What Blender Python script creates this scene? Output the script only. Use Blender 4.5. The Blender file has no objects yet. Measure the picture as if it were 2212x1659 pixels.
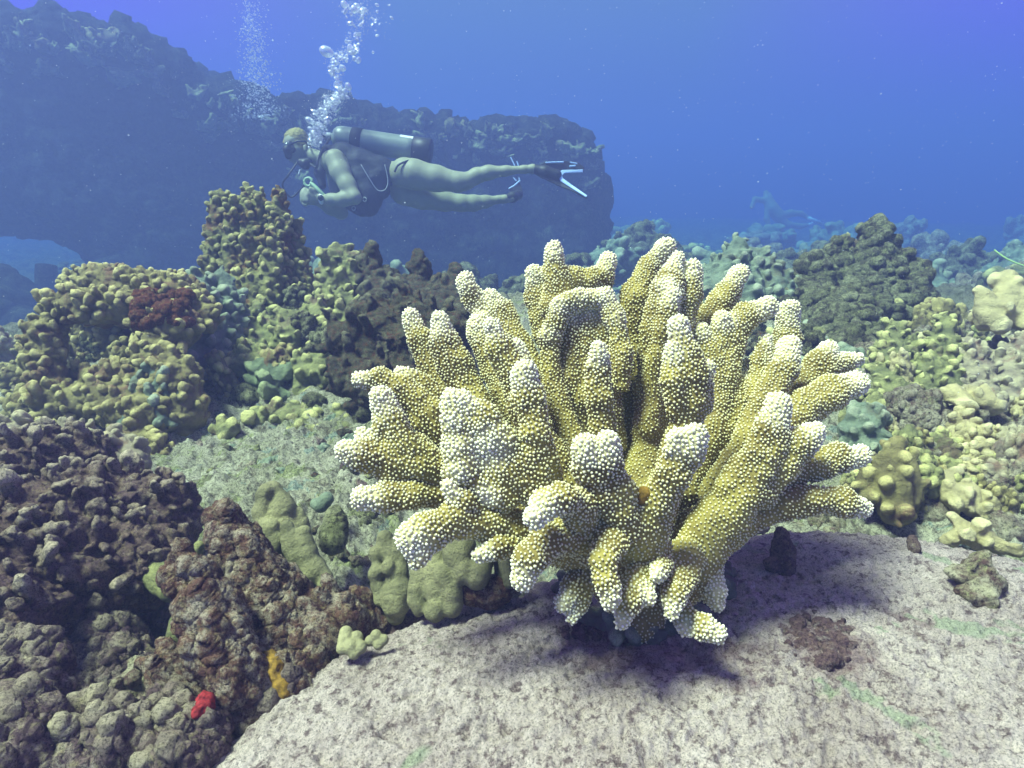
import bpy, math, random
import numpy as np
import openvdb as vdb
from mathutils import Vector, Matrix, kdtree

# ------------------------------------------------------------------ camera, world, sun, exposure
sc = bpy.context.scene
COL = sc.collection
R = math.radians
FPX, CX, CY = 1318.0, 1106.0, 829.5          # focal length and centre of a 2212 x 1659 frame
CAMZ, PITCH = 0.42, R(18.0)
cam_d = bpy.data.cameras.new('camera')
cam_d.sensor_width = 36.0
cam_d.lens = 36.0 * FPX / 2212.0
cam_d.clip_start, cam_d.clip_end = 0.01, 300.0
cam = bpy.data.objects.new('camera', cam_d)
COL.objects.link(cam)
cam.location = (0, 0, CAMZ)
cam.rotation_euler = (math.pi / 2 - PITCH, 0, 0)
cam_d.dof.use_dof = False
sc.camera = cam

world = bpy.data.worlds.new("World")
sc.world = world
world.use_nodes = True
wn, wl = world.node_tree.nodes, world.node_tree.links
bg = wn['Background']
tc = wn.new('ShaderNodeTexCoord')
sep = wn.new('ShaderNodeSeparateXYZ')
wl.new(tc.outputs['Generated'], sep.inputs[0])
ramp = wn.new('ShaderNodeValToRGB')           # water colour by elevation: deep below, blue level, bright overhead
cr = ramp.color_ramp
mr = wn.new('ShaderNodeMapRange')
mr.inputs[1].default_value, mr.inputs[2].default_value = -1.0, 1.0
wl.new(sep.outputs['Z'], mr.inputs[0])
wl.new(mr.outputs[0], ramp.inputs[0])
stops = [(0.0, (0.03, 0.05, 0.12)), (0.46, (0.05, 0.12, 0.34)), (0.52, (0.13, 0.22, 0.60)),
         (0.60, (0.26, 0.42, 0.80)), (0.72, (0.46, 0.60, 0.70)), (1.0, (0.85, 1.0, 0.70))]
while len(cr.elements) < len(stops):
    cr.elements.new(0.5)
for e, (p, c) in zip(cr.elements, stops):
    e.position = p
    e.color = (*c, 1)
side = wn.new('ShaderNodeMapRange')           # violet towards both sides: lens shading put into the world colour
side.inputs[1].default_value, side.inputs[2].default_value = 0.2, 0.7
ab = wn.new('ShaderNodeMath'); ab.operation = 'ABSOLUTE'
sh = wn.new('ShaderNodeMath'); sh.operation = 'ADD'; sh.inputs[1].default_value = -0.05
wl.new(sep.outputs['X'], sh.inputs[0]); wl.new(sh.outputs[0], ab.inputs[0])
wl.new(ab.outputs[0], side.inputs[0])
mixw = wn.new('ShaderNodeMix')
mixw.data_type = 'RGBA'
mixw.blend_type = 'MULTIPLY'
wl.new(side.outputs[0], mixw.inputs[0])
wl.new(ramp.outputs[0], mixw.inputs[6])
mixw.inputs[7].default_value = (2.3, 0.0, 2.5, 1)
wl.new(mixw.outputs[2], bg.inputs[0])
bg.inputs[1].default_value = 0.22

sun_d = bpy.data.lights.new('sun', 'SUN')
sun_d.energy = 5.0
sun_d.angle = R(16.0)
sun_d.color = (1.0, 0.94, 0.64)
sun = bpy.data.objects.new('sun', sun_d)
COL.objects.link(sun)
SUNDIR = Vector((-0.42, -0.09, 0.90)).normalized()
sun.rotation_euler = SUNDIR.to_track_quat('Z', 'Y').to_euler()

sc.view_settings.view_transform = 'Standard'
sc.view_settings.look = 'None'
sc.view_settings.exposure = 1.62
sc.view_settings.gamma = 1.0
sc.view_settings.use_curve_mapping = False
sc.render.engine = 'CYCLES'
sc.cycles.use_denoising = True
sc.cycles.max_bounces = 6
sc.cycles.volume_bounces = 1
sc.cycles.transparent_max_bounces = 24
sc.cycles.caustics_reflective = False
sc.cycles.caustics_refractive = False

# ------------------------------------------------------------------ helpers
rng = np.random.default_rng(7)
random.seed(7)
FWD = np.array([0, math.cos(PITCH), -math.sin(PITCH)])
UP = np.array([0, math.sin(PITCH), math.cos(PITCH)])
RT = np.array([1.0, 0, 0])


def P(x, y, d):
    """photo direction (x, y) at distance d along the view axis -> a point in the scene"""
    return np.array([0, 0, CAMZ]) + d * (FWD + (x - CX) / FPX * RT - (y - CY) / FPX * UP)


def tag(o, label=None, cat=None, group=None, kind=None):
    if label: o['label'] = label
    if cat: o['category'] = cat
    if group: o['group'] = group
    if kind: o['kind'] = kind
    return o


def empty(name, loc, label, cat, group=None):
    o = bpy.data.objects.new(name, None)
    COL.objects.link(o)
    o.location = loc
    o.empty_display_size = 0.05
    return tag(o, label, cat, group)


PERM = np.random.default_rng(3).permutation(256)
PERM = np.concatenate([PERM, PERM, PERM])
GRAD = np.random.default_rng(4).normal(size=(256, 3))
GRAD /= np.linalg.norm(GRAD, axis=1)[:, None]


def pnoise(p):
    pi = np.floor(p).astype(np.int64)
    pf = p - pi
    pi &= 255
    u = pf * pf * pf * (pf * (pf * 6 - 15) + 10)
    out = 0
    for dx in (0, 1):
        wx = u[:, 0] if dx else 1 - u[:, 0]
        hx = PERM[(pi[:, 0] + dx) & 255]
        for dy in (0, 1):
            wy = u[:, 1] if dy else 1 - u[:, 1]
            hy = PERM[(hx + pi[:, 1] + dy) & 255]
            for dz in (0, 1):
                wz = u[:, 2] if dz else 1 - u[:, 2]
                g = GRAD[PERM[(hy + pi[:, 2] + dz) & 255]]
                out = out + wx * wy * wz * (g[:, 0] * (pf[:, 0] - dx) + g[:, 1] * (pf[:, 1] - dy) + g[:, 2] * (pf[:, 2] - dz))
    return out * 1.6


def fbm(p, octv=4, ridged=False):
    s, a, f, t = 0, 1.0, 1.0, 0
    for i in range(octv):
        n = pnoise(p * f + 17.3 * i)
        if ridged:
            n = 1 - 2 * np.abs(n)
        s = s + a * n
        t += a
        a *= 0.5
        f *= 2.03
    return s / t


def normals(V, F):
    n = np.cross(V[F[:, 2]] - V[F[:, 0]], V[F[:, 3 if F.shape[1] == 4 else 1]] - V[F[:, 1 if F.shape[1] == 4 else 0]])
    N = np.zeros_like(V)
    for c in range(F.shape[1]):
        for a in range(3):
            N[:, a] += np.bincount(F[:, c], n[:, a], len(V))
    return N / (np.linalg.norm(N, axis=1)[:, None] + 1e-12)


def mesh_obj(name, V, F, mat, attrs=None, parent=None, loc=None, smooth=True):
    """V world coordinates; F (n,3)/(n,4) array or list of such arrays"""
    V = np.asarray(V, dtype=np.float64)
    Fs = F if isinstance(F, list) else [F]
    if loc is None:
        loc = np.array([V[:, 0].mean(), V[:, 1].mean(), V[:, 2].min()])
    loc = np.asarray(loc, dtype=np.float64)
    me = bpy.data.meshes.new(name)
    me.vertices.add(len(V))
    me.vertices.foreach_set('co', (V - loc).astype(np.float32).ravel())
    me.loops.add(sum(f.size for f in Fs))
    me.loops.foreach_set('vertex_index', np.concatenate([f.ravel() for f in Fs]).astype(np.int32))
    tot = np.concatenate([np.full(len(f), f.shape[1], np.int32) for f in Fs])
    st = np.concatenate([[0], np.cumsum(tot)[:-1]]).astype(np.int32)
    me.polygons.add(len(tot))
    me.polygons.foreach_set('loop_start', st)
    me.polygons.foreach_set('loop_total', tot)
    me.update(calc_edges=True)
    me.validate()
    if smooth:
        me.polygons.foreach_set('use_smooth', np.ones(len(me.polygons), bool))
    for k, a in (attrs or {}).items():
        at = me.attributes.new(k, 'FLOAT', 'POINT')
        at.data.foreach_set('value', np.asarray(a, np.float32))
    if mat is not None:
        me.materials.append(mat)
    o = bpy.data.objects.new(name, me)
    COL.objects.link(o)
    o.location = loc
    if parent is not None:
        o.parent = parent
        o.matrix_parent_inverse = Matrix.Translation(-Vector(parent_world(parent)))
    return o


def parent_world(p):
    v = Vector(p.location)
    while p.parent is not None:
        # children keep world coordinates through the inverse translation, so location is already in world space
        return v
    return v


def seg_field(segs, lo, shape, vox, k):
    """smooth union of round cones; segs = [(p0, p1, r0, r1), ...]"""
    A = np.full(shape, 1.0, np.float32)
    for p0, p1, r0, r1 in segs:
        m = max(r0, r1) + k + 4 * vox
        a = np.maximum(np.floor((np.minimum(p0, p1) - m - lo) / vox).astype(int), 0)
        b = np.minimum(np.ceil((np.maximum(p0, p1) + m - lo) / vox).astype(int) + 1, shape)
        if (b <= a).any():
            continue
        X = (lo[0] + vox * np.arange(a[0], b[0])).astype(np.float32)[:, None, None]
        Y = (lo[1] + vox * np.arange(a[1], b[1])).astype(np.float32)[None, :, None]
        Z = (lo[2] + vox * np.arange(a[2], b[2])).astype(np.float32)[None, None, :]
        d = p1 - p0
        L2 = float(d @ d)
        if L2 < 1e-12:
            D = np.sqrt((X - p0[0]) ** 2 + (Y - p0[1]) ** 2 + (Z - p0[2]) ** 2) - r0
        else:
            t = np.clip(((X - p0[0]) * d[0] + (Y - p0[1]) * d[1] + (Z - p0[2]) * d[2]) / L2, 0, 1)
            D = np.sqrt((X - p0[0] - t * d[0]) ** 2 + (Y - p0[1] - t * d[1]) ** 2 + (Z - p0[2] - t * d[2]) ** 2) - (r0 + (r1 - r0) * t)
        S = A[a[0]:b[0], a[1]:b[1], a[2]:b[2]]
        h = np.maximum(k - np.abs(S - D), 0) / k
        A[a[0]:b[0], a[1]:b[1], a[2]:b[2]] = np.minimum(S, D) - h * h * (k * 0.25)
    return A


def to_mesh(A, lo, vox):
    g = vdb.FloatGrid(4 * vox)
    g.copyFromArray(np.clip(A, -4 * vox, 4 * vox), tolerance=0.0)
    pts, quads = g.convertToQuads(isovalue=0.0)
    V = pts.astype(np.float64) * vox + lo
    F = quads.astype(np.int64)
    n = np.cross(V[F[:, 2]] - V[F[:, 0]], V[F[:, 3]] - V[F[:, 1]])
    if (n * V[F[:, 0]]).sum() - (n.sum(0) * V.mean(0)).sum() < 0:
        F = F[:, ::-1].copy()
    return V, F


def relax(V, F, it=2, lam=0.5):
    """laplacian smoothing"""
    e = np.concatenate([F[:, [i, (i + 1) % F.shape[1]]] for i in range(F.shape[1])])
    for _ in range(it):
        S = np.zeros_like(V)
        cnt = np.bincount(e[:, 0], minlength=len(V)) + np.bincount(e[:, 1], minlength=len(V))
        for a in range(3):
            S[:, a] = np.bincount(e[:, 0], V[e[:, 1], a], len(V)) + np.bincount(e[:, 1], V[e[:, 0], a], len(V))
        V = V * (1 - lam) + lam * S / np.maximum(cnt, 1)[:, None]
    return V


def bounds(segs, pad, vox):
    P0 = np.array([np.minimum(s[0], s[1]) - max(s[2], s[3]) for s in segs]).min(0) - pad
    P1 = np.array([np.maximum(s[0], s[1]) + max(s[2], s[3]) for s in segs]).max(0) + pad
    return P0, np.ceil((P1 - P0) / vox).astype(int) + 1


def segs_of(chains, scale=1.0):
    out = []
    for c in chains:
        q = [(P(x, y, d), r * d / FPX * scale) for x, y, d, r in c]
        if len(q) == 1:
            q = q * 2
        for (a, ra), (b, rb) in zip(q[:-1], q[1:]):
            out.append((a, b, ra, rb))
    return out


def scatter(V, F, spacing, rg, over=5.0, widen=None):
    """evenly spread points on a surface -> positions, normals"""
    T = np.concatenate([F[:, [0, 1, 2]], F[:, [0, 2, 3]]]) if F.shape[1] == 4 else F
    n = np.cross(V[T[:, 1]] - V[T[:, 0]], V[T[:, 2]] - V[T[:, 0]])
    ar = np.linalg.norm(n, axis=1)
    N = int(ar.sum() * 0.5 / (spacing ** 2) * over)
    idx = np.searchsorted(np.cumsum(ar) / ar.sum(), rg.random(N)).clip(0, len(T) - 1)
    u, v = rg.random(N), rg.random(N)
    f = u + v > 1
    u[f], v[f] = 1 - u[f], 1 - v[f]
    Q = V[T[idx, 0]] + u[:, None] * (V[T[idx, 1]] - V[T[idx, 0]]) + v[:, None] * (V[T[idx, 2]] - V[T[idx, 0]])
    NV = normals(V, F)
    QN = NV[T[idx, 0]]
    kd = kdtree.KDTree(N)
    for i, q in enumerate(Q):
        kd.insert(q, i)
    kd.balance()
    alive = np.ones(N, bool)
    keep = []
    rad = np.full(N, spacing) if widen is None else spacing * widen(Q)
    for i in range(N):
        if alive[i]:
            keep.append(i)
            for _, j, _ in kd.find_range(Q[i], rad[i]):
                alive[j] = False
    return Q[keep], QN[keep]


def colony(name, label, cat, chains, mat, vox=0.004, k=0.012, knobs=None, rough=None, group=None, parent=None,
           kind=None, seed=0, smooth=1, scale=1.0, extra=None, dm=1.0, grain=None, beads=0):
    """a solid grown from tapered rounded limbs, with knobs on its surface and a rough skin"""
    rg = np.random.default_rng(seed + 100)
    if dm != 1.0:                                 # farther away and as much larger
        chains = [[(x, y, d * dm, r_) for x, y, d, r_ in c] for c in chains]
        vox, k = vox * dm, k * dm
        knobs = [dict(kb, sp=kb['sp'] * dm, r=kb['r'] * dm, len=kb['len'] * dm, k=kb.get('k', .004) * dm) for kb in knobs] if knobs else knobs
    if beads:                                     # a stack of swellings along each limb
        nc, br = [], np.random.default_rng(seed)
        for c in chains:
            nc.append([[x, y, d, r_ * .72] for x, y, d, r_ in c])
            for (x0, y0, d0, r0), (x1, y1, d1, r1) in zip(c[:-1], c[1:]) if len(c) > 1 else [(c[0], c[0])]:
                ln = math.hypot(x1 - x0, y1 - y0)
                t = 0.0
                while True:
                    r_ = r0 + (r1 - r0) * t
                    q_ = r_ * br.uniform(.86, 1.12)
                    nc.append([[x0 + (x1 - x0) * t + br.normal() * r_ * .16, y0 + (y1 - y0) * t, d0 + (d1 - d0) * t - .002, q_], [x0 + (x1 - x0) * t + br.normal() * r_ * .1, y0 + (y1 - y0) * t + q_ * .5, d0 + (d1 - d0) * t - .002, q_]])
                    t += 1.35 * beads * q_ / max(ln, 1)
                    if t > 1: break
        chains = nc
    segs = segs_of(chains, scale) + (extra or [])
    pad = 6 * vox + (knobs[0]['len'] + knobs[0]['r'] * 1.6 if knobs else 0)
    lo, shape = bounds(segs, pad, vox)
    A = seg_field(segs, lo, shape, vox, k)
    base = A
    if knobs:
        for kb in knobs:
            V, F = to_mesh(A, lo, vox)
            Q, QN = scatter(V, F, kb['sp'], rg)
            up = np.array(kb.get('dir', (0, 0, 1.0)))
            ks = []
            for q, n in zip(Q, QN):
                if rg.random() > kb.get('p', 0.86) or n[2] < kb.get('minz', -2):
                    continue
                r = kb['r'] * (0.55 + 0.75 * rg.random())
                d = n * (1 - kb.get('bias', 0.5)) + up * kb.get('bias', 0.5) + rg.normal(size=3) * 0.12
                d /= np.linalg.norm(d)
                L = kb['len'] * (0.25 + 0.95 * rg.random())
                ks.append((q - n * r * kb.get('sink', 0.5), q + d * L, r * kb.get('foot', 1.0), r * kb.get('top', 0.9)))
            K = seg_field(ks, lo, shape, vox, kb.get('ks', 0.002))
            kk = kb.get('k', 0.004)
            h = np.maximum(kk - np.abs(A - K), 0) / kk
            A = np.minimum(A, K) - h * h * (kk * 0.25)
    V, F = to_mesh(A, lo, vox)
    V = relax(V, F, smooth)
    N = normals(V, F)
    ii = np.clip(np.rint((V - lo) / vox).astype(int), 0, np.array(shape) - 1)
    hh = base[ii[:, 0], ii[:, 1], ii[:, 2]]
    top = knobs[0]['len'] + knobs[0]['r'] if knobs else 0.01
    tipv = np.clip(hh / top, 0, 1) if knobs else np.zeros(len(V))
    if knobs:
        sp = knobs[0]['sp']
        wp = knobs[0].get('warp', 1.0)
        for fr_, am_ in ((0.55, 0.26 * wp), (1.6, 0.09 * wp)):
            q = V * (fr_ / sp)
            V = V + am_ * sp * np.stack([fbm(q + 11.1 * (a + 1), 2) for a in range(3)], 1) * 2
        N = normals(V, F)
    if rough:
        for amp, freq, octv, rd in rough:
            Vq = V
            if grain is not None:                      # relief drawn out along the grain of the rock
                gq = np.array(grain) / np.linalg.norm(grain)
                Vq = V - 0.72 * (V @ gq)[:, None] * gq
            nz = amp * fbm(Vq * freq + seed * 3.1, octv, rd)
            steps = 4 if amp > 2.0 * vox else 1       # in small steps, so that the skin does not fold through itself
            for _ in range(steps):
                V = V + N * (nz / steps)[:, None]
                if steps > 1:
                    V = relax(V, F, 1, 0.04)
                    N = normals(V, F)
    o = mesh_obj(name, V, F, mat, {'tip': tipv}, parent)
    if parent is None:
        tag(o, label, cat, group, kind)
    elif label:
        o['label'] = label
    return o


def tube(path, r, sides=8, closed=False):
    """tube along a path of points; r scalar or per point"""
    path = [np.asarray(p, float) for p in path]
    n = len(path)
    r = [r] * n if np.isscalar(r) else r
    V, F = [], []
    ref = np.array([0.13, 0.31, 0.94])
    for i, p in enumerate(path):
        t = path[min(i + 1, n - 1)] - path[max(i - 1, 0)]
        if closed:
            t = path[(i + 1) % n] - path[i - 1]
        t = t / (np.linalg.norm(t) + 1e-9)
        a = np.cross(t, ref); a /= np.linalg.norm(a)
        b = np.cross(t, a)
        for s in range(sides):
            w = 2 * math.pi * s / sides
            V.append(p + r[i] * (math.cos(w) * a + math.sin(w) * b))
    for i in range(n if closed else n - 1):
        for s in range(sides):
            j = (i + 1) % n
            F.append((i * sides + s, i * sides + (s + 1) % sides, j * sides + (s + 1) % sides, j * sides + s))
    if not closed:
        c0, c1 = len(V), len(V) + 1
        V += [path[0], path[-1]]
        for s in range(sides):
            F.append((c0, (s + 1) % sides, s, s)); F.append((c1, (n - 1) * sides + s, (n - 1) * sides + (s + 1) % sides, (n - 1) * sides + (s + 1) % sides))
    V, F = np.array(V), np.array(F)
    Q = F[F[:, 2] != F[:, 3]]
    T = F[F[:, 2] == F[:, 3]][:, :3]
    return V, [Q] + ([T] if len(T) else [])


def spline(pts, n=8):
    pts = [np.asarray(p, float) for p in pts]
    out = []
    m = len(pts)
    for i in range(m - 1):
        p0, p1, p2, p3 = pts[max(i - 1, 0)], pts[i], pts[i + 1], pts[min(i + 2, m - 1)]
        for j in range(n):
            t = j / n
            out.append(0.5 * (2 * p1 + (p2 - p0) * t + (2 * p0 - 5 * p1 + 4 * p2 - p3) * t * t + (3 * p1 - p0 - 3 * p2 + p3) * t ** 3))
    out.append(pts[-1])
    return out


def surf(o, x, y):
    """distance of the surface of an object in direction (x, y)"""
    from mathutils.bvhtree import BVHTree
    if 'bvh' not in CACHE or CACHE['bvh'][0] != o.name:
        me = o.data
        co_ = np.empty(len(me.vertices) * 3, np.float32); me.vertices.foreach_get('co', co_)
        co_ = co_.reshape(-1, 3) + np.array(o.location)
        CACHE['bvh'] = (o.name, BVHTree.FromPolygons([tuple(v) for v in co_], [tuple(p.vertices) for p in me.polygons]))
    c0 = np.array([0, 0, CAMZ]); dr = P(x, y, 1.0) - c0
    h = CACHE['bvh'][1].ray_cast(Vector(c0), Vector(dr))[0]
    return 0.6 if h is None and o.name[:9] != 'reef_rock' else 9.0 if h is None else float((np.array(h) - c0) @ FWD)


CACHE = {}


# ------------------------------------------------------------------ materials
def new_mat(name):
    m = bpy.data.materials.new(name)
    m.use_nodes = True
    nt = m.node_tree
    return m, nt.nodes, nt.links, nt.nodes['Principled BSDF']


def n_noise(n, l, scale, detail=6, rough=0.6, co=None, dist=0.0):
    t = n.new('ShaderNodeTexNoise')
    t.inputs['Scale'].default_value = scale
    t.inputs['Detail'].default_value = detail
    t.inputs['Roughness'].default_value = rough
    t.inputs['Distortion'].default_value = dist
    if co: l.new(co, t.inputs['Vector'])
    return t.outputs['Fac']


def n_map(n, l, src, a, b, c=0.0, d=1.0):
    t = n.new('ShaderNodeMapRange')
    t.inputs[1].default_value, t.inputs[2].default_value = a, b
    t.inputs[3].default_value, t.inputs[4].default_value = c, d
    l.new(src, t.inputs[0])
    return t.outputs[0]


def n_mix(n, l, fac, a, b, blend='MIX'):
    t = n.new('ShaderNodeMix')
    t.data_type = 'RGBA'
    t.blend_type = blend
    if hasattr(fac, 'is_output'): l.new(fac, t.inputs[0])
    else: t.inputs[0].default_value = fac
    for i, v in ((6, a), (7, b)):
        if hasattr(v, 'is_output'): l.new(v, t.inputs[i])
        else: t.inputs[i].default_value = (*v, 1)
    return t.outputs[2]


def n_bump(n, l, h, dist, strength=1.0, prev=None):
    t = n.new('ShaderNodeBump')
    t.inputs['Strength'].default_value = strength
    t.inputs['Distance'].default_value = dist
    l.new(h, t.inputs['Height'])
    if prev: l.new(prev, t.inputs['Normal'])
    return t.outputs[0]


def n_attr(n, name):
    t = n.new('ShaderNodeAttribute')
    t.attribute_name = name
    return t.outputs['Fac']


def coords(n):
    g = n.new('ShaderNodeNewGeometry')
    return g.outputs['Position']


def lobe_mat(name, base, dark, pale, rust=None, rust_amt=0.5, dot=700, pat=25, rust_scale=12, rustlo=0.53):
    """living lobe coral: fine pits of the polyps, paler growing tips, patches of turf or rust algae"""
    m, n, l, b = new_mat(name)
    co = coords(n)
    c = n_mix(n, l, n_map(n, l, n_noise(n, l, pat, 4, 0.6, co), 0.35, 0.65), dark, base)
    c = n_mix(n, l, n_map(n, l, n_attr(n, 'tip'), 0.15, 0.9), c, pale)
    vo = n.new('ShaderNodeTexVoronoi')
    vo.inputs['Scale'].default_value = dot
    l.new(co, vo.inputs['Vector'])
    c = n_mix(n, l, n_map(n, l, vo.outputs['Distance'], 0.0, 0.5, 0.75, 0.0), c, dark)
    if rust:
        f = n_map(n, l, n_noise(n, l, rust_scale, 8, 0.7, co, 0.5), rustlo, rustlo + 0.1, 0, rust_amt)
        rc = n_mix(n, l, n_noise(n, l, 220, 4, 0.7, co), tuple(v * 0.45 for v in rust), tuple(min(1, v * 1.7) for v in rust))
        c = n_mix(n, l, f, c, rc)
    l.new(c, b.inputs['Base Color'])
    b.inputs['Roughness'].default_value = 0.75
    b.inputs['Specular IOR Level'].default_value = 0.2
    nb = n_bump(n, l, vo.outputs['Distance'], 0.0005, 0.6)
    nb = n_bump(n, l, n_noise(n, l, 190, 6, 0.7, co), 0.007, 0.9, nb)
    l.new(nb, b.inputs['Normal'])
    return m


def rock_mat(name, cols, pale, scale=40, bump=0.006, palelo=0.52, fine=420, tipc=None):
    """dead reef rock under turf algae, coralline crust and silt"""
    m, n, l, b = new_mat(name)
    co = coords(n)
    c = n_mix(n, l, n_map(n, l, n_noise(n, l, scale, 8, 0.7, co, 0.4), 0.40, 0.60), cols[0], cols[1])
    c = n_mix(n, l, n_map(n, l, n_noise(n, l, scale * 1.9, 8, 0.75, co, 0.3), 0.50, 0.62), c, cols[2])
    c = n_mix(n, l, n_map(n, l, n_noise(n, l, scale * 0.7, 10, 0.8, co, 0.2), palelo, palelo + 0.12, 0, 0.85), c, pale)
    if tipc:
        c = n_mix(n, l, n_map(n, l, n_attr(n, 'tip'), 0.25, 0.85, 0, 0.85), c, tipc)
    c = n_mix(n, l, n_map(n, l, n_noise(n, l, fine, 5, 0.8, co), 0.38, 0.62, 0.25, 1.6), (0, 0, 0), c)
    l.new(c, b.inputs['Base Color'])
    b.inputs['Roughness'].default_value = 0.9
    b.inputs['Specular IOR Level'].default_value = 0.15
    nb = n_bump(n, l, n_noise(n, l, scale * 2.2, 10, 0.8, co), bump * 2.2, 1.0)
    nb = n_bump(n, l, n_noise(n, l, fine, 6, 0.8, co), bump * 0.9, 1.0, nb)
    l.new(nb, b.inputs['Normal'])
    return m


def plain(name, col, rough=0.6, spec=0.3, noise=0.0, nscale=60, metallic=0.0):
    m, n, l, b = new_mat(name)
    co = coords(n)
    f = n_map(n, l, n_noise(n, l, nscale, 5, 0.6, co), 0.3, 0.7, 0, 1)
    c = n_mix(n, l, f, tuple(v * (1 - noise) for v in col), tuple(min(1, v * (1 + noise)) for v in col))
    l.new(c, b.inputs['Base Color'])
    b.inputs['Roughness'].default_value = rough
    b.inputs['Specular IOR Level'].default_value = spec
    b.inputs['Metallic'].default_value = metallic
    return m


M = {}
# the antler coral: mustard skin with pale wart tips and white growing ends
m, n, l, b = new_mat('antler_coral_skin')
co = coords(n)
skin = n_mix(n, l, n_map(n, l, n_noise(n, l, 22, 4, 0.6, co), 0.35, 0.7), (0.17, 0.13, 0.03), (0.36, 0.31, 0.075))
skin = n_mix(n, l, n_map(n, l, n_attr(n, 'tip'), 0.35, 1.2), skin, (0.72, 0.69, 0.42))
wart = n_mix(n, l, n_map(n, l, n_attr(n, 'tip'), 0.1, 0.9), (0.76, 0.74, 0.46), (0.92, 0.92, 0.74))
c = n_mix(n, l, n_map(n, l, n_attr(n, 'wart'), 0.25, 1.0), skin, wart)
l.new(c, b.inputs['Base Color'])
b.inputs['Roughness'].default_value = 0.65
b.inputs['Specular IOR Level'].default_value = 0.25
vo = n.new('ShaderNodeTexVoronoi'); vo.inputs['Scale'].default_value = 1400; l.new(co, vo.inputs['Vector'])
l.new(n_bump(n, l, vo.outputs['Distance'], 0.0004, 0.7), b.inputs['Normal'])
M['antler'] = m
M['lobe_green'] = lobe_mat('green_lobe_coral', (0.32, 0.33, 0.13), (0.12, 0.13, 0.06), (0.66, 0.65, 0.26), (0.13, 0.09, 0.06), 0.85)
M['lobe_yellow'] = lobe_mat('yellow_lobe_coral', (0.31, 0.28, 0.11), (0.13, 0.11, 0.05), (0.64, 0.58, 0.24), (0.15, 0.08, 0.05), 0.85)
M['pillar'] = lobe_mat('pillar_lobe_coral', (0.28, 0.28, 0.10), (0.10, 0.10, 0.04), (0.64, 0.60, 0.24), (0.15, 0.075, 0.03), 0.9, rustlo=0.51, rust_scale=10)
M['lobe_teal'] = lobe_mat('teal_lobe_coral', (0.24, 0.30, 0.20), (0.11, 0.15, 0.11), (0.40, 0.45, 0.30), (0.10, 0.09, 0.05), 0.6, rustlo=0.54)
M['lobe_smooth'] = lobe_mat('smooth_finger_coral', (0.36, 0.35, 0.18), (0.15, 0.15, 0.08), (0.46, 0.45, 0.23), None, dot=430)
M['lobe_cream'] = lobe_mat('cream_lobe_coral', (0.56, 0.50, 0.24), (0.36, 0.32, 0.17), (0.72, 0.66, 0.36), (0.18, 0.10, 0.08), 0.35, rustlo=0.6)
M['lobe_mauve'] = lobe_mat('mauve_lobe_coral', (0.44, 0.40, 0.24), (0.22, 0.19, 0.14), (0.62, 0.58, 0.34), (0.2, 0.09, 0.06), 0.6)
M['dark_finger'] = rock_mat('dark_finger_coral', [(0.24, 0.17, 0.13), (0.13, 0.08, 0.095), (0.28, 0.21, 0.13)], (0.52, 0.45, 0.32), 60, 0.003, 0.54, tipc=(0.80, 0.70, 0.48))
M['dead_coral'] = rock_mat('dead_spiky_coral', [(0.13, 0.13, 0.075), (0.07, 0.065, 0.045), (0.15, 0.07, 0.04)], (0.30, 0.30, 0.19), 50, 0.004, 0.55, tipc=(0.30, 0.30, 0.18))
M['red_rock'] = rock_mat('red_algae_rock', [(0.24, 0.13, 0.09), (0.11, 0.05, 0.055), (0.40, 0.31, 0.17)], (0.66, 0.58, 0.44), 62, 0.007, 0.48)
M['grey_rock'] = rock_mat('grey_reef_rock', [(0.27, 0.19, 0.18), (0.11, 0.065, 0.09), (0.38, 0.32, 0.19)], (0.66, 0.58, 0.44), 48, 0.008, 0.50, tipc=(0.62, 0.55, 0.38))
M['mauve_rock'] = rock_mat('mauve_reef_rock', [(0.42, 0.38, 0.25), (0.17, 0.10, 0.09), (0.46, 0.46, 0.24)], (0.72, 0.68, 0.48), 30, 0.012, 0.47, fine=260)
M['olive_rock'] = rock_mat('olive_reef_rock', [(0.22, 0.23, 0.12), (0.09, 0.075, 0.06), (0.30, 0.32, 0.14)], (0.48, 0.50, 0.28), 24, 0.014, 0.48, fine=200)
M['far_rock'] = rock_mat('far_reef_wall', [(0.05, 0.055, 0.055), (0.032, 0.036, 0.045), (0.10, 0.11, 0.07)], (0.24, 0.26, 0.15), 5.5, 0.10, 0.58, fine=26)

# boulder with a sandy turf coat
m, n, l, b = new_mat('sandy_turf_boulder')
co = coords(n)
c = n_mix(n, l, n_map(n, l, n_noise(n, l, 9, 8, 0.7, co), 0.35, 0.65), (0.60, 0.50, 0.46), (0.90, 0.78, 0.72))
c = n_mix(n, l, n_map(n, l, n_noise(n, l, 90, 6, 0.7, co), 0.52, 0.62, 0, 0.85), c, (0.19, 0.13, 0.14))
c = n_mix(n, l, n_map(n, l, n_noise(n, l, 14, 9, 0.75, co, 0.5), 0.60, 0.68, 0, 0.8), c, (0.17, 0.10, 0.09))
c = n_mix(n, l, n_map(n, l, n_noise(n, l, 11, 3, 0.5, co, 0.6), 0.63, 0.655, 0, 0.75), c, (0.50, 0.58, 0.40))
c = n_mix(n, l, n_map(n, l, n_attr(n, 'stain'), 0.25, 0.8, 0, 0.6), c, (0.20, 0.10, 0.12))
c = n_mix(n, l, n_map(n, l, n_noise(n, l, 500, 5, 0.8, co), 0.38, 0.62, 0.35, 1.5), (0, 0, 0), c)
l.new(c, b.inputs['Base Color'])
b.inputs['Roughness'].default_value = 0.95
b.inputs['Specular IOR Level'].default_value = 0.1
nb = n_bump(n, l, n_noise(n, l, 170, 8, 0.75, co), 0.011, 1.0)
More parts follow.
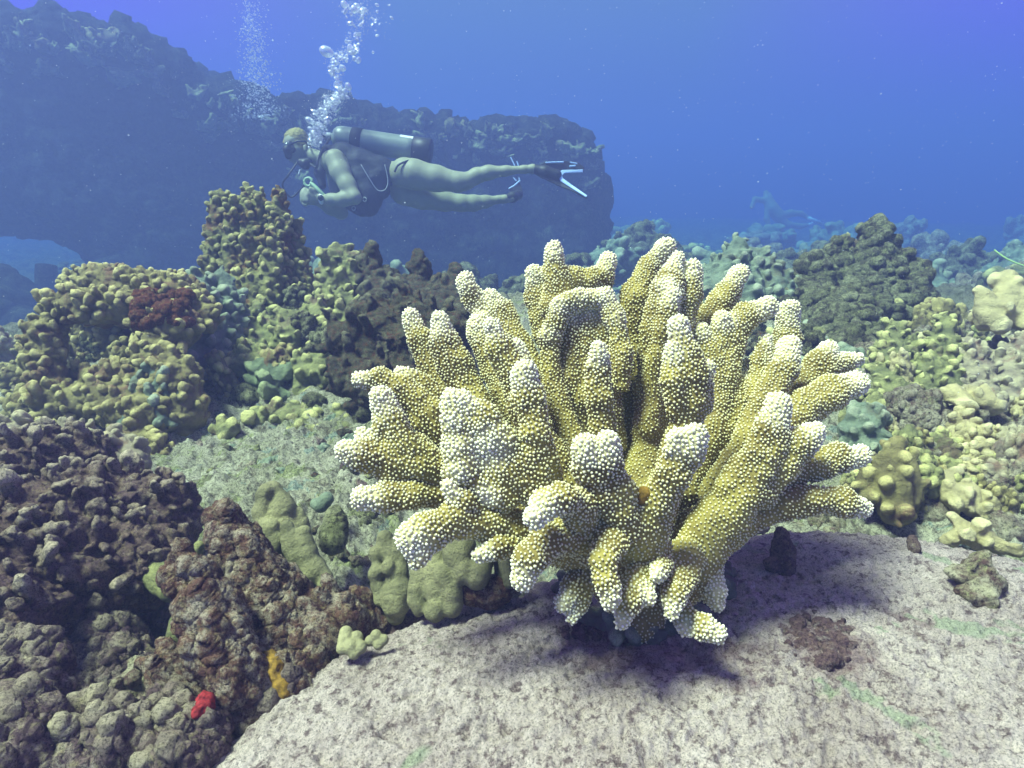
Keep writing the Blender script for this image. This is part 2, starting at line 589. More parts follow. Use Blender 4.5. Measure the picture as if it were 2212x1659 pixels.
nb = n_bump(n, l, n_noise(n, l, 560, 5, 0.8, co), 0.008, 1.0, nb)
l.new(nb, b.inputs['Normal'])
M['boulder'] = m

# reef floor: silted turf, green crusts, mauve patches
m, n, l, b = new_mat('reef_floor_silt')
co = coords(n)
c = n_mix(n, l, n_map(n, l, n_noise(n, l, 7, 8, 0.7, co), 0.38, 0.62), (0.44, 0.44, 0.29), (0.78, 0.77, 0.58))
c = n_mix(n, l, n_map(n, l, n_noise(n, l, 16, 8, 0.7, co, 0.6), 0.54, 0.60, 0, 0.85), c, (0.42, 0.48, 0.20))
c = n_mix(n, l, n_map(n, l, n_noise(n, l, 38, 9, 0.75, co, 0.4), 0.52, 0.60, 0, 0.75), c, (0.15, 0.12, 0.09))
c = n_mix(n, l, n_map(n, l, n_noise(n, l, 21, 5, 0.6, co, 0.4), 0.62, 0.66, 0, 0.7), c, (0.34, 0.48, 0.42))
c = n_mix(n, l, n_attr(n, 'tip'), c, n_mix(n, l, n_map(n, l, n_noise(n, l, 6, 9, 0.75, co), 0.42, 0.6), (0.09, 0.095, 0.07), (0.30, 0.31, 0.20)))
c = n_mix(n, l, n_map(n, l, n_noise(n, l, 260, 6, 0.8, co), 0.40, 0.60, 0.3, 1.4), (0, 0, 0), c)
l.new(c, b.inputs['Base Color'])
b.inputs['Roughness'].default_value = 0.95
b.inputs['Specular IOR Level'].default_value = 0.1
nb = n_bump(n, l, n_noise(n, l, 80, 9, 0.8, co), 0.035, 1.0)
nb = n_bump(n, l, n_noise(n, l, 380, 5, 0.8, co), 0.008, 1.0, nb)
l.new(nb, b.inputs['Normal'])
M['floor'] = m

M['sponge'] = plain('orange_sponge', (0.21, 0.125, 0.018), 0.8, 0.2, 0.6, 260)
M['red_sponge'] = plain('red_sponge', (0.20, 0.022, 0.025), 0.9, 0.1, 0.7, 260)
M['skin'] = plain('skin', (0.27, 0.28, 0.17), 0.55, 0.3, 0.08, 12)
M['hair'] = plain('blond_hair', (0.28, 0.24, 0.08), 0.7, 0.2, 0.4, 90)
M['black'] = plain('black_nylon', (0.018, 0.02, 0.03), 0.7, 0.3, 0.3, 40)
M['rubber'] = plain('black_rubber', (0.015, 0.016, 0.02), 0.5, 0.4, 0.2, 40)
M['tank'] = plain('grey_painted_tank', (0.24, 0.28, 0.22), 0.35, 0.5, 0.05, 12)
M['white'] = plain('white_plastic', (0.80, 0.85, 0.90), 0.5, 0.4, 0.04, 30)
M['fin_blue'] = plain('pale_blue_rubber', (0.45, 0.62, 0.90), 0.5, 0.4, 0.04, 30)
M['cord'] = plain('grey_cord', (0.35, 0.38, 0.40), 0.5, 0.3, 0.1, 30)
M['green_brass'] = plain('green_gauge', (0.30, 0.45, 0.25), 0.4, 0.5, 0.1, 30)
M['glass'] = plain('dark_mask_glass', (0.05, 0.08, 0.08), 0.08, 0.9, 0.1, 30)
M['rope'] = plain('green_rope', (0.30, 0.45, 0.15), 0.8, 0.2, 0.2, 60)
# bubbles: clear shells, white where seen edge-on
m, n, l, b = new_mat('air_bubble')
lw = n.new('ShaderNodeLayerWeight'); lw.inputs[0].default_value = 0.35
tr = n.new('ShaderNodeBsdfTransparent')
gl = n.new('ShaderNodeBsdfGlossy'); gl.inputs['Roughness'].default_value = 0.12
gl.inputs['Color'].default_value = (1, 1, 1, 1)
df = n.new('ShaderNodeBsdfTranslucent'); df.inputs['Color'].default_value = (0.95, 0.97, 1, 1)
d2 = n.new('ShaderNodeBsdfDiffuse'); d2.inputs['Color'].default_value = (0.95, 0.97, 1, 1)
m1 = n.new('ShaderNodeMixShader'); m1.inputs[0].default_value = 0.5
l.new(df.outputs[0], m1.inputs[1]); l.new(d2.outputs[0], m1.inputs[2])
m2 = n.new('ShaderNodeMixShader'); m2.inputs[0].default_value = 0.45
l.new(m1.outputs[0], m2.inputs[1]); l.new(gl.outputs[0], m2.inputs[2])
m3 = n.new('ShaderNodeMixShader')
l.new(n_map(n, l, lw.outputs['Facing'], 0.0, 0.8, 0.45, 1.0), m3.inputs[0])
l.new(tr.outputs[0], m3.inputs[1]); l.new(m2.outputs[0], m3.inputs[2])
l.new(m3.outputs[0], n['Material Output'].inputs[0])
M['bubble'] = m
M['speck'] = plain('drifting_speck', (0.85, 0.9, 0.9), 0.8, 0.2, 0.05, 30)

# ------------------------------------------------------------------ the seabed: one sheet through the places where things stand
anch = [(600, 950, 1.25), (450, 880, 1.45), (800, 950, 1.2), (700, 1100, .95), (650, 1300, .80), (780, 1250, .86), (930, 1330, .86),
        (500, 1500, .66), (200, 1300, .85), (100, 1500, .72), (50, 1000, 1.15), (0, 855, 1.75), (300, 900, 1.4), (700, 660, 1.9),
        (480, 640, 2.1), (900, 660, 2.0), (300, 640, 2.1), (100, 720, 2.4), (1100, 650, 2.2), (1100, 900, 1.35), (1400, 660, 2.3),
        (1400, 900, 1.35), (1600, 660, 2.4), (1800, 720, 1.95), (1900, 900, 1.3), (2100, 1000, 1.1), (2210, 900, 1.35),
        (1800, 1150, .98), (2100, 1190, .92), (2200, 720, 2.0), (2010, 650, 2.6), (300, 1600, .6), (1500, 1100, 1.05), (0, 1200, .95)]
AP = [P(*a) for a in anch]
AP += [np.array(p) for p in [(0.2, 0.2, -.3), (-.3, -.4, -.3), (.9, 0, -.25), (.5, -.5, -.3), (-1.2, .2, -.15), (1.5, .5, -.1), (-.6, -1, -.3), (.8, -1, -.3)]]
for yy in (4.2, 6.5, 10):
    for xx in (-8, -4, -1.5, 1, 3.5, 7):
        AP.append(np.array([xx * (yy / 6), yy, -0.85 - 0.03 * yy + 0.1 * math.sin(xx * 2 + yy)]))
AP += [np.array(p) for p in [(-3, 2, -.5), (3.2, 2.2, -.25), (-2.2, 3, -.8), (1.5, 3.4, -.6), (0, 3.2, -.7), (2.8, 3.6, -.5), (-14, 0, -.8), (14, 0, -.8), (0, -8, -.6)]]
AP = np.array(AP)
D = np.linalg.norm(AP[:, None, :2] - AP[None, :, :2], axis=2)
W = np.linalg.solve(D + 1e-3 * np.eye(len(AP)), AP[:, 2] - AP[:, 2].mean())


def ground(xy):
    d = np.linalg.norm(xy[:, None, :] - AP[None, :, :2], axis=2)
    z = d @ W + AP[:, 2].mean()
    r = np.linalg.norm(xy, axis=1)
    far = np.clip((r - 9) / 4, 0, 1)
    return z * (1 - far) + (-1.15) * far


def ground_z(x, y):
    return float(ground(np.array([[x, y]]))[0])


def gd(x, y):
    """distance along the view axis at which the seabed lies in direction (x, y)"""
    d = 0.4
    while d < 6:
        p = P(x, y, d)
        if p[2] < ground_z(p[0], p[1]): return d
        d *= 1.02
    return d


na, nr = 1050, 860
rr = 0.16 * (185.0) ** (np.linspace(0, 1, nr))
aa = np.linspace(R(-88), R(88), na)
AA, RR = np.meshgrid(aa, rr)
X = (RR * np.sin(AA)).ravel()
Y = (RR * np.cos(AA)).ravel() - 0.15
xy = np.stack([X, Y], 1)
Z = ground(xy)
p3 = np.stack([X, Y, Z], 1)
amp = np.clip(RR.ravel() / 1.2, 0.25, 3.0)
Z = Z + 0.022 * np.minimum(amp, 1.6) * fbm(p3 * 9, 5) + 0.010 * np.minimum(amp, 1) * fbm(p3 * 38, 4, True)
Z = Z + 0.030 * np.clip((RR.ravel() - 0.9) / .6, 0.25, 1.3) * np.abs(pnoise(p3 * 15 + 2)) + 0.014 * np.abs(pnoise(p3 * 42)) + 0.007 * fbm(p3 * 85 + 4, 2, True)
Z = Z + 0.22 * np.clip((RR.ravel() - 2.4) / 3, 0, 1) * fbm(p3 * 1.3 + 5, 5, True) + 0.10 * np.clip((RR.ravel() - 2.4) / 2, 0, 1) * np.abs(pnoise(p3 * 5))
i, j = np.meshgrid(np.arange(nr - 1), np.arange(na - 1), indexing='ij')
a = (i * na + j).ravel()
F = np.stack([a, a + na, a + na + 1, a + 1], 1)[:, ::-1]
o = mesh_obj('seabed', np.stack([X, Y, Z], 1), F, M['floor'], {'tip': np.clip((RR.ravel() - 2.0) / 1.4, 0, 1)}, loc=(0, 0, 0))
tag(o, kind='structure')

# ------------------------------------------------------------------ the big sandy boulder
poly = np.array([(-.36, -.3), (-.33, .1), (-.275, .33), (-.20, .48), (-.105, .565), (.04, .625), (.2, .695), (.38, .745), (.55, .715), (.68, .64), (.9, .5), (1.05, .1), (1.0, -.3)])
for _ in range(3):
    q = 0.75 * poly[:-1] + 0.25 * poly[1:]
    s = 0.25 * poly[:-1] + 0.75 * poly[1:]
    poly = np.concatenate([[poly[0]], np.stack([q, s], 1).reshape(-1, 2), [poly[-1]]])
gx, gy = np.arange(-.48, 1.2, .0022), np.arange(-.1, .88, .0022)
GX, GY = np.meshgrid(gx, gy)
Q = np.stack([GX.ravel(), GY.ravel()], 1)
best = np.full(len(Q), 9.0)
for a0, b0 in zip(poly[:-1], poly[1:]):
    d = b0 - a0
    t = np.clip(((Q - a0) @ d) / (d @ d), 0, 1)
    best = np.minimum(best, np.linalg.norm(Q - a0 - t[:, None] * d, axis=1))
ins = np.zeros(len(Q), bool)
pp = np.concatenate([poly, [poly[0]]])
for a0, b0 in zip(pp[:-1], pp[1:]):
    c = ((a0[1] > Q[:, 1]) != (b0[1] > Q[:, 1]))
    with np.errstate(divide='ignore', invalid='ignore'):
        xi = (b0[0] - a0[0]) * (Q[:, 1] - a0[1]) / (b0[1] - a0[1]) + a0[0]
    ins ^= c & (Q[:, 0] < xi)
sd = np.where(ins, best, -best)
zb = np.where(sd > 0, -0.035 * np.exp(-sd / 0.07), -0.035 - 3.2 * (-sd) - 0.0)
zb = np.where(sd < 0, np.maximum(zb, -0.5), zb)
p3 = np.stack([Q[:, 0], Q[:, 1], zb], 1)
zb = zb + 0.010 * fbm(p3 * 6, 3) + 0.0060 * fbm(p3 * 40, 4) + 0.0042 * fbm(p3 * 95, 3, True) + 0.0030 * fbm(p3 * 170 + 3, 2)
pit = fbm(p3 * 30 + 9, 3)
zb = zb - 0.006 * np.clip((pit - 0.26) * 6, 0, 1)
def plan(x, y):
    q = P(x, y, 1.0) - P(x, y, 0.0)
    t = -CAMZ / q[2]
    return np.array([q[0] * t, q[1] * t])


stain = np.zeros(len(Q))  # maroon algae stain, with some of the shade there painted in
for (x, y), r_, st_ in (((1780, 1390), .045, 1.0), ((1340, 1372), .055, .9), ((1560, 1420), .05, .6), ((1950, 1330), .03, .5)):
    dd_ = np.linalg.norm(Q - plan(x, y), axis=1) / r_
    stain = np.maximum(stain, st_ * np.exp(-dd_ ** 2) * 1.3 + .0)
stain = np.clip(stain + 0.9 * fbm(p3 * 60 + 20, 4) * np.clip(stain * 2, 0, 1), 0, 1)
nx, ny = len(gx), len(gy)
i, j = np.meshgrid(np.arange(ny - 1), np.arange(nx - 1), indexing='ij')
a = (i * nx + j).ravel()
F = np.stack([a, a + 1, a + nx + 1, a + nx], 1)
F = F[(sd[F].max(1) > -0.16)]
use = np.zeros(len(Q), bool); use[F.ravel()] = True
remap = np.cumsum(use) - 1
V = np.stack([Q[:, 0], Q[:, 1], zb], 1)[use]
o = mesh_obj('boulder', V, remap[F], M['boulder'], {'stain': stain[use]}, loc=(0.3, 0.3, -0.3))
tag(o, 'broad rounded boulder under a pale sandy turf coat, carrying the big antler coral', 'boulder')
BOULDER = o

# ------------------------------------------------------------------ the antler coral
A_BR = [
 # back row
 [[(1195, 532, .70, 24), (1200, 590, .70, 28), (1205, 660, .70, 34), (1225, 800, .70, 40), (1285, 960, .69, 40), (1345, 1160, .65, 46)],
  [(1152, 592, .72, 20), (1163, 640, .72, 28), (1185, 720, .72, 34), (1240, 860, .71, 38)],
  [(1316, 562, .73, 20), (1300, 600, .73, 24), (1262, 610, .72, 26), (1230, 600, .71, 26)],
  [(1300, 600, .73, 24), (1290, 680, .73, 32), (1300, 800, .72, 36)]],
 [[(1438, 534, .74, 24), (1405, 580, .74, 27), (1372, 640, .73, 32), (1362, 760, .735, 38), (1368, 900, .72, 40), (1390, 1120, .67, 46)]],
 [[(1460, 563, .68, 22), (1440, 630, .67, 34), (1420, 720, .67, 40), (1410, 840, .69, 40), (1405, 1000, .68, 42), (1400, 1150, .65, 46)],
  [(1497, 577, .68, 20), (1488, 640, .68, 30), (1462, 720, .68, 34), (1430, 820, .69, 36)],
  [(1452, 640, .655, 18), (1432, 720, .655, 20), (1408, 840, .67, 22), (1398, 920, .67, 24)]],
 [[(1505, 622, .74, 18), (1500, 680, .73, 24), (1470, 780, .72, 32), (1435, 950, .70, 38)]],
 [[(1594, 592, .73, 22), (1570, 630, .73, 27), (1538, 690, .72, 34), (1505, 780, .71, 36), (1465, 940, .69, 38), (1430, 1120, .65, 44)]],
 [[(1658, 662, .69, 22), (1615, 685, .69, 28), (1580, 720, .69, 34), (1560, 800, .68, 40), (1530, 920, .66, 46), (1470, 1060, .63, 50)],
  [(1514, 716, .68, 16), (1535, 760, .68, 26), (1540, 840, .67, 34)],
  [(1560, 690, .68, 18), (1560, 740, .68, 28)],
  [(1610, 800, .70, 26), (1590, 860, .68, 40), (1550, 960, .66, 44)]],
 [[(1704, 672, .76, 25), (1700, 725, .76, 29), (1680, 790, .75, 28), (1630, 900, .71, 34), (1540, 1040, .66, 40)]],
 [[(1703, 748, .66, 28), (1690, 800, .65, 32), (1660, 870, .64, 36), (1620, 960, .63, 40), (1540, 1080, .62, 46)],
  [(1655, 735, .69, 14), (1645, 780, .68, 20), (1640, 860, .66, 28)]],
 [[(1792, 752, .71, 22), (1765, 785, .70, 27), (1730, 850, .69, 30), (1670, 940, .67, 34), (1570, 1060, .64, 40)],
  [(1852, 776, .71, 17), (1820, 785, .71, 22), (1775, 795, .70, 26)]],
 [[(1850, 826, .66, 30), (1800, 845, .65, 36), (1740, 880, .64, 40), (1680, 940, .63, 44), (1580, 1060, .62, 48)]],
 # the hooded blade
 [[(1305, 640, .66, 22), (1330, 690, .655, 22), (1342, 760, .65, 20), (1345, 830, .65, 20)],
  [(1305, 640, .66, 22), (1255, 645, .66, 22), (1208, 668, .66, 22), (1188, 730, .66, 22), (1190, 800, .66, 22), (1210, 880, .655, 24), (1250, 980, .64, 30)],
  [(1230, 665, .675, 26), (1235, 820, .672, 30), (1262, 960, .68, 34), (1320, 1130, .65, 42)],
  [(1300, 660, .675, 26), (1305, 820, .672, 34), (1320, 960, .69, 34)],
  [(1265, 655, .675, 28), (1268, 860, .672, 34)]],
 # left back
 [[(1005, 607, .71, 21), (1020, 645, .71, 26), (1060, 680, .71, 32), (1110, 740, .70, 36), (1160, 840, .68, 40), (1240, 980, .65, 46)],
  [(1062, 637, .71, 20), (1085, 670, .71, 26), (1115, 730, .70, 28)],
  [(1030, 700, .70, 26), (1070, 800, .69, 32), (1130, 920, .66, 38)]],
 [[(886, 683, .67, 21), (905, 730, .665, 25), (930, 790, .66, 28), (965, 860, .65, 30), (1030, 960, .63, 34), (1140, 1060, .61, 40)]],
 [[(948, 692, .63, 26), (962, 735, .63, 34), (985, 790, .63, 37), (1020, 860, .625, 36), (1090, 980, .615, 40), (1180, 1080, .605, 44)]],
 [[(1062, 704, .60, 21), (1078, 745, .60, 30), (1105, 800, .605, 36), (1130, 870, .61, 36), (1180, 980, .61, 42), (1260, 1100, .61, 46)],
  [(1115, 750, .62, 22), (1140, 820, .62, 30)]],
 # left middle
 [[(775, 817, .60, 17), (815, 822, .60, 22), (870, 845, .60, 30), (925, 895, .60, 36), (990, 970, .60, 40), (1100, 1070, .60, 44)],
  [(868, 806, .62, 17), (915, 830, .62, 22), (965, 870, .62, 24), (1010, 940, .61, 28)]],
 [[(822, 860, .55, 30), (840, 915, .55, 40), (865, 965, .55, 44), (900, 1000, .555, 48), (980, 1050, .57, 48), (1100, 1110, .59, 46)],
  [(747, 972, .54, 23), (790, 982, .54, 36), (850, 1000, .55, 42), (920, 1020, .56, 42)],
  [(782, 938, .55, 18), (820, 960, .55, 28)],
  [(905, 960, .56, 30), (940, 1010, .565, 36), (1000, 1050, .575, 36)]],
 [[(780, 1075, .53, 29), (830, 1073, .535, 33), (890, 1068, .54, 31), (960, 1066, .555, 32), (1060, 1100, .58, 38), (1150, 1140, .59, 44)]],
 [[(968, 1052, .505, 20), (995, 1085, .51, 28), (1050, 1118, .53, 36), (1140, 1150, .57, 46)]],
 # front left blade with its finger
 [[(972, 862, .515, 24), (985, 905, .515, 32), (992, 960, .515, 34), (1000, 1010, .515, 36), (1045, 1050, .52, 36), (1095, 1075, .525, 34)],
  [(1000, 868, .515, 24), (1040, 905, .518, 32), (1080, 950, .52, 34), (1120, 1000, .525, 34), (1150, 1060, .53, 36), (1220, 1140, .57, 46)],
  [(1050, 960, .52, 34), (1070, 1010, .52, 34), (1100, 1040, .525, 34)],
  [(1128, 803, .52, 27), (1140, 860, .52, 31), (1155, 930, .52, 30), (1170, 990, .525, 28), (1190, 1060, .53, 32), (1240, 1130, .56, 44)]],
 [[(1158, 1112, .465, 31), (1182, 1085, .47, 33), (1215, 1075, .48, 32), (1250, 1100, .51, 38), (1290, 1160, .55, 50)]],
 [[(885, 1175, .50, 32), (905, 1210, .50, 22), (930, 1150, .505, 38), (985, 1118, .51, 42), (1060, 1130, .525, 42), (1150, 1160, .55, 50), (1250, 1190, .58, 54)],
  [(885, 1160, .50, 34), (930, 1140, .505, 40)]],
 [[(1036, 1193, .51, 19), (1075, 1180, .515, 24), (1130, 1175, .53, 28), (1200, 1180, .56, 34)]],
 [[(1128, 1248, .49, 25), (1143, 1205, .49, 33), (1185, 1160, .50, 38), (1240, 1150, .53, 44), (1310, 1190, .57, 54)]],
 # slender front finger and front right blade
 [[(1295, 757, .57, 23), (1293, 800, .57, 27), (1296, 860, .57, 28), (1302, 930, .575, 27), (1315, 1010, .585, 30), (1350, 1120, .60, 40)]],
 [[(1464, 702, .56, 24), (1472, 755, .56, 30), (1488, 810, .56, 40), (1494, 870, .562, 38), (1480, 930, .566, 32), (1452, 1000, .575, 32), (1420, 1100, .60, 44)],
  [(1528, 792, .58, 16), (1515, 830, .575, 26), (1510, 880, .572, 28)],
  [(1450, 760, .555, 18), (1452, 820, .555, 24), (1462, 880, .56, 26)]],
 # the forked front branch
 [[(1266, 965, .50, 28), (1280, 1010, .505, 38), (1305, 1065, .515, 42), (1350, 1125, .53, 54), (1400, 1200, .55, 60)],
  [(1312, 955, .50, 28), (1310, 1010, .505, 34), (1340, 1080, .52, 40)],
  [(1502, 940, .505, 30), (1480, 975, .51, 36), (1455, 1025, .515, 38), (1420, 1085, .525, 44), (1390, 1150, .54, 54)],
  [(1462, 945, .505, 26), (1455, 1000, .512, 32)]],
 # right front
 [[(1680, 880, .57, 30), (1668, 930, .57, 38), (1650, 980, .57, 46), (1615, 1050, .575, 52), (1560, 1120, .58, 58), (1500, 1210, .585, 62), (1450, 1280, .59, 54)],
  [(1762, 932, .575, 25), (1725, 955, .575, 34), (1690, 1000, .575, 40), (1640, 1060, .58, 46)],
  [(1600, 1000, .575, 24), (1575, 1060, .575, 34)]],
 [[(1855, 985, .62, 25), (1815, 990, .615, 31), (1765, 1002, .61, 33), (1700, 1020, .60, 36), (1610, 1080, .595, 44)]],
 [[(1865, 1097, .60, 21), (1820, 1085, .595, 29), (1760, 1080, .59, 33), (1690, 1085, .59, 36), (1610, 1110, .59, 44), (1530, 1170, .59, 50)]],
 # drooping stubs at the foot
 [[(1318, 1296, .485, 22), (1308, 1255, .485, 27), (1300, 1210, .49, 28), (1320, 1160, .52, 38)]],
 [[(1342, 1340, .50, 17), (1352, 1300, .50, 24), (1375, 1262, .52, 32), (1400, 1215, .55, 44)],
  [(1398, 1288, .51, 20), (1385, 1255, .53, 30)]],
 [[(1450, 1322, .515, 20), (1452, 1288, .52, 27), (1470, 1245, .55, 36), (1480, 1200, .57, 46)],
  [(1418, 1246, .51, 14), (1425, 1215, .54, 26)]],
 [[(1553, 1365, .52, 22), (1520, 1352, .525, 25), (1485, 1335, .54, 23), (1455, 1300, .57, 30)],
  [(1478, 1358, .53, 14), (1485, 1335, .54, 18)]],
 [[(1545, 1270, .58, 28), (1525, 1235, .58, 36), (1500, 1190, .59, 44)],
  [(1548, 1305, .58, 20), (1530, 1280, .585, 24)]],
 [[(1218, 1302, .56, 18), (1240, 1270, .57, 28), (1290, 1230, .585, 44)],
  [(1236, 1335, .56, 14), (1250, 1290, .57, 24)]],
]
BASE = [[(1385, 1150, .635, 50), (1385, 1200, .615, 62), (1390, 1270, .60, 62), (1395, 1350, .60, 44)],
        [(1270, 1120, .60, 48), (1300, 1210, .60, 55), (1340, 1290, .60, 50)],
        [(1500, 1140, .605, 50), (1480, 1220, .60, 55), (1440, 1290, .60, 50)]]

SK = (lambda a: a)


def dome():
    """unit wart: a rounded peg with its foot at z = 0"""
    vs, lv = [], []
    prof = [(1.40, -0.30), (1.06, 0.25), (0.62, 0.84)]
    S = 7
    for q, (r_, z_) in enumerate(prof):
        for s in range(S):
            w = 2 * math.pi * (s + 0.5 * (q % 2)) / S
            vs.append((r_ * math.cos(w), r_ * math.sin(w), z_)); lv.append(max(0, z_))
    vs.append((0, 0, 1.08)); lv.append(1.08)
    fs = []
    for q in range(len(prof) - 1):
        for s in range(S):
            fs.append((q * S + s, q * S + (s + 1) % S, (q + 1) * S + (s + 1) % S, (q + 1) * S + s))
    t = len(vs) - 1
    tr = [((len(prof) - 1) * S + s, (len(prof) - 1) * S + (s + 1) % S, t) for s in range(S)]
    return np.array(vs), np.array(lv), np.array(fs), np.array(tr)


DV, DL, DF, DT = dome()
RIM = {(1305, 640): [(1255, 640, .66, 16), (1208, 662, .66, 16), (1188, 720, .66, 12), (1332, 690, .655, 13)],
       (972, 862): [(978, 905, .51, 14), (980, 960, .51, 13), (990, 1015, .51, 13), (1050, 1075, .51, 12)],
       (1460, 563): [(1440, 615, .66, 13)]}


def antler_part(name, chains, parent, seed, tips=True, vox=0.0019):
    rg = np.random.default_rng(seed)
    flat = []
    for c in chains:                                  # broad limbs are flattened: a thinner spine with a ridge on either side
        c = [list(p) for p in c]
        c[0][3] *= .86
        if max(p[3] for p in c) < 28:
            flat.append(c); continue
        flat.append([[x, y, d, r_ if a_ == 0 else r_ * .80] for a_, (x, y, d, r_) in enumerate(c)])
        for sg in (-1, 1):
            e = []
            for a_ in range(1, len(c)):
                dx, dy = c[a_][0] - c[a_ - 1][0], c[a_][1] - c[a_ - 1][1]
                ln = math.hypot(dx, dy) + 1e-6
                x, y, d, r_ = c[a_]
                e.append([x - sg * dy / ln * r_ * .46, y + sg * dx / ln * r_ * .46, d + rg.normal() * .002, r_ * .50])
            flat.append([[c[0][0], c[0][1] + c[0][3] * .5, c[0][2], c[0][3] * .5]] + e)
    segs = segs_of(flat, 0.97)
    lo, shape = bounds(segs, 6 * vox + 0.004, vox)
    A = seg_field(segs, lo, shape, vox, 0.005)
    V, F = to_mesh(A, lo, vox)
    V = relax(V, F, 2)
    N = normals(V, F)
    V = V + N * (0.0050 * fbm(V * 26 + seed, 2) + 0.0020 * fbm(V * 60, 2))[:, None]
    T, L = [], []
    for a_, c in enumerate(chains):
        t0, hid = P(*c[0][:3]), False
        for b_, e in enumerate(chains):
            if a_ == b_: continue
            for (x0, y0, d0, r0), (x1, y1, d1, r1) in zip(e[:-1], e[1:]):
                p0, p1 = P(x0, y0, d0), P(x1, y1, d1)
                tt = float(np.clip((t0 - p0) @ (p1 - p0) / ((p1 - p0) @ (p1 - p0)), 0, 1))
                if np.linalg.norm(t0 - p0 - tt * (p1 - p0)) < .85 * (r0 + tt * (r1 - r0)) * d0 / FPX and np.linalg.norm(t0 - P(*e[0][:3])) > .004:
                    hid = True
        if not hid:
            T.append(t0); L.append(c[0][3] * c[0][2] / FPX)
        for x_, y_, d_, r_ in RIM.get(tuple(c[0][:2]), []):
            T.append(P(x_, y_, d_)); L.append(r_ * d_ / FPX)

    if not T:
        T.append(P(*chains[0][0][:3])); L.append(chains[0][0][3] * chains[0][0][2] / FPX)

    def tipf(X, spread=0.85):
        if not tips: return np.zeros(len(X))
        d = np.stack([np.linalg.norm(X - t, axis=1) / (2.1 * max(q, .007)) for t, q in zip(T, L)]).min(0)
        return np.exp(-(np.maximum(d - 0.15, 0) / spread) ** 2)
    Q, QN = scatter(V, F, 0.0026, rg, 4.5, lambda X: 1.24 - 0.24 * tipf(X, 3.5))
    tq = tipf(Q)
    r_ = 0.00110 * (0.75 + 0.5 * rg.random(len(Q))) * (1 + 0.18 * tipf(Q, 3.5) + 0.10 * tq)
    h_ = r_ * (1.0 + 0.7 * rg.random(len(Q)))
    ax = QN + rg.normal(size=QN.shape) * 0.16 + np.array([0, 0, 0.40])
    ax /= np.linalg.norm(ax, axis=1)[:, None]
    u = np.cross(ax, np.array([0.3, 0.5, 0.81])); u /= np.linalg.norm(u, axis=1)[:, None]
    w = np.cross(ax, u)
    B = Q[:, None, :] + (r_[:, None, None] * (DV[None, :, 0:1] * u[:, None, :] + DV[None, :, 1:2] * w[:, None, :])) + h_[:, None, None] * DV[None, :, 2:3] * ax[:, None, :]
    nb, nv = len(Q), len(DV)
    off = len(V) + np.arange(nb)[:, None, None] * nv
    BF = (DF[None] + off).reshape(-1, 4)
    BT = (DT[None] + off).reshape(-1, 3)
    VV = np.concatenate([V, B.reshape(-1, 3)])
    wart = np.concatenate([np.zeros(len(V)), np.tile(np.clip(DL, 0, 1), nb)])
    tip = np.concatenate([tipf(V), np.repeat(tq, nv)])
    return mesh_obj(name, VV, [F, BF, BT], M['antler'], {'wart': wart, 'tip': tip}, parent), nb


root = empty('antler_coral', P(1395, 1360, .60), 'large cream and mustard antler coral with warty white tipped branches on the sandy boulder', 'coral')
nbt = 0
_, c = antler_part('coral_base', BASE, root, 1, tips=False)
for q, ch in enumerate(A_BR):
    o_, c = antler_part('branch', ch, root, 10 + q)
    if ch[0][0][:2] == (1266, 965): FORKO = o_
    nbt += c
colony('growth_spot', 'bright orange smooth spot in the fork of the front branch', None, [[(1391, 1066, surf(FORKO, 1391, 1066) + .0015, 16), (1384, 1078, surf(FORKO, 1384, 1078) + .002, 13)]], M['sponge'], .0012, .004, None, None, parent=root, seed=9)

# ------------------------------------------------------------------ left side reef
K = dict
colony('pillar_coral', 'tall knobbly yellow green coral tower with rusty brown tips rising at the left ridge', 'coral',
       [[(474, 428, 1.55, 15), (466, 500, 1.55, 18), (462, 580, 1.55, 22), (466, 680, 1.55, 30)],
        [(500, 442, 1.55, 13), (497, 520, 1.54, 15), (500, 620, 1.53, 24)],
        [(536, 412, 1.58, 9), (533, 450, 1.57, 15), (535, 520, 1.55, 19), (540, 640, 1.55, 28)],
        [(560, 424, 1.56, 9), (564, 480, 1.58, 12), (568, 560, 1.6, 18)],
        [(604, 420, 1.56, 12), (602, 470, 1.56, 20), (604, 550, 1.56, 25), (606, 660, 1.55, 34)],
        [(638, 485, 1.60, 10), (640, 540, 1.59, 16), (650, 620, 1.58, 28), (660, 690, 1.56, 32)],
        [(585, 520, 1.50, 18), (588, 600, 1.49, 24), (585, 650, 1.48, 26)],
        [(510, 620, 1.5, 26), (530, 700, 1.48, 30)], [(640, 640, 1.52, 26), (640, 720, 1.5, 30)], [(560, 620, 1.5, 34), (560, 720, 1.5, 40)]],
       M['pillar'], 0.0030, 0.005, [K(sp=.0155, r=.0075, len=.011, bias=.6, k=.003, top=.8, warp=.7)], [(.004, 60, 3, True)], seed=1, dm=1.2)
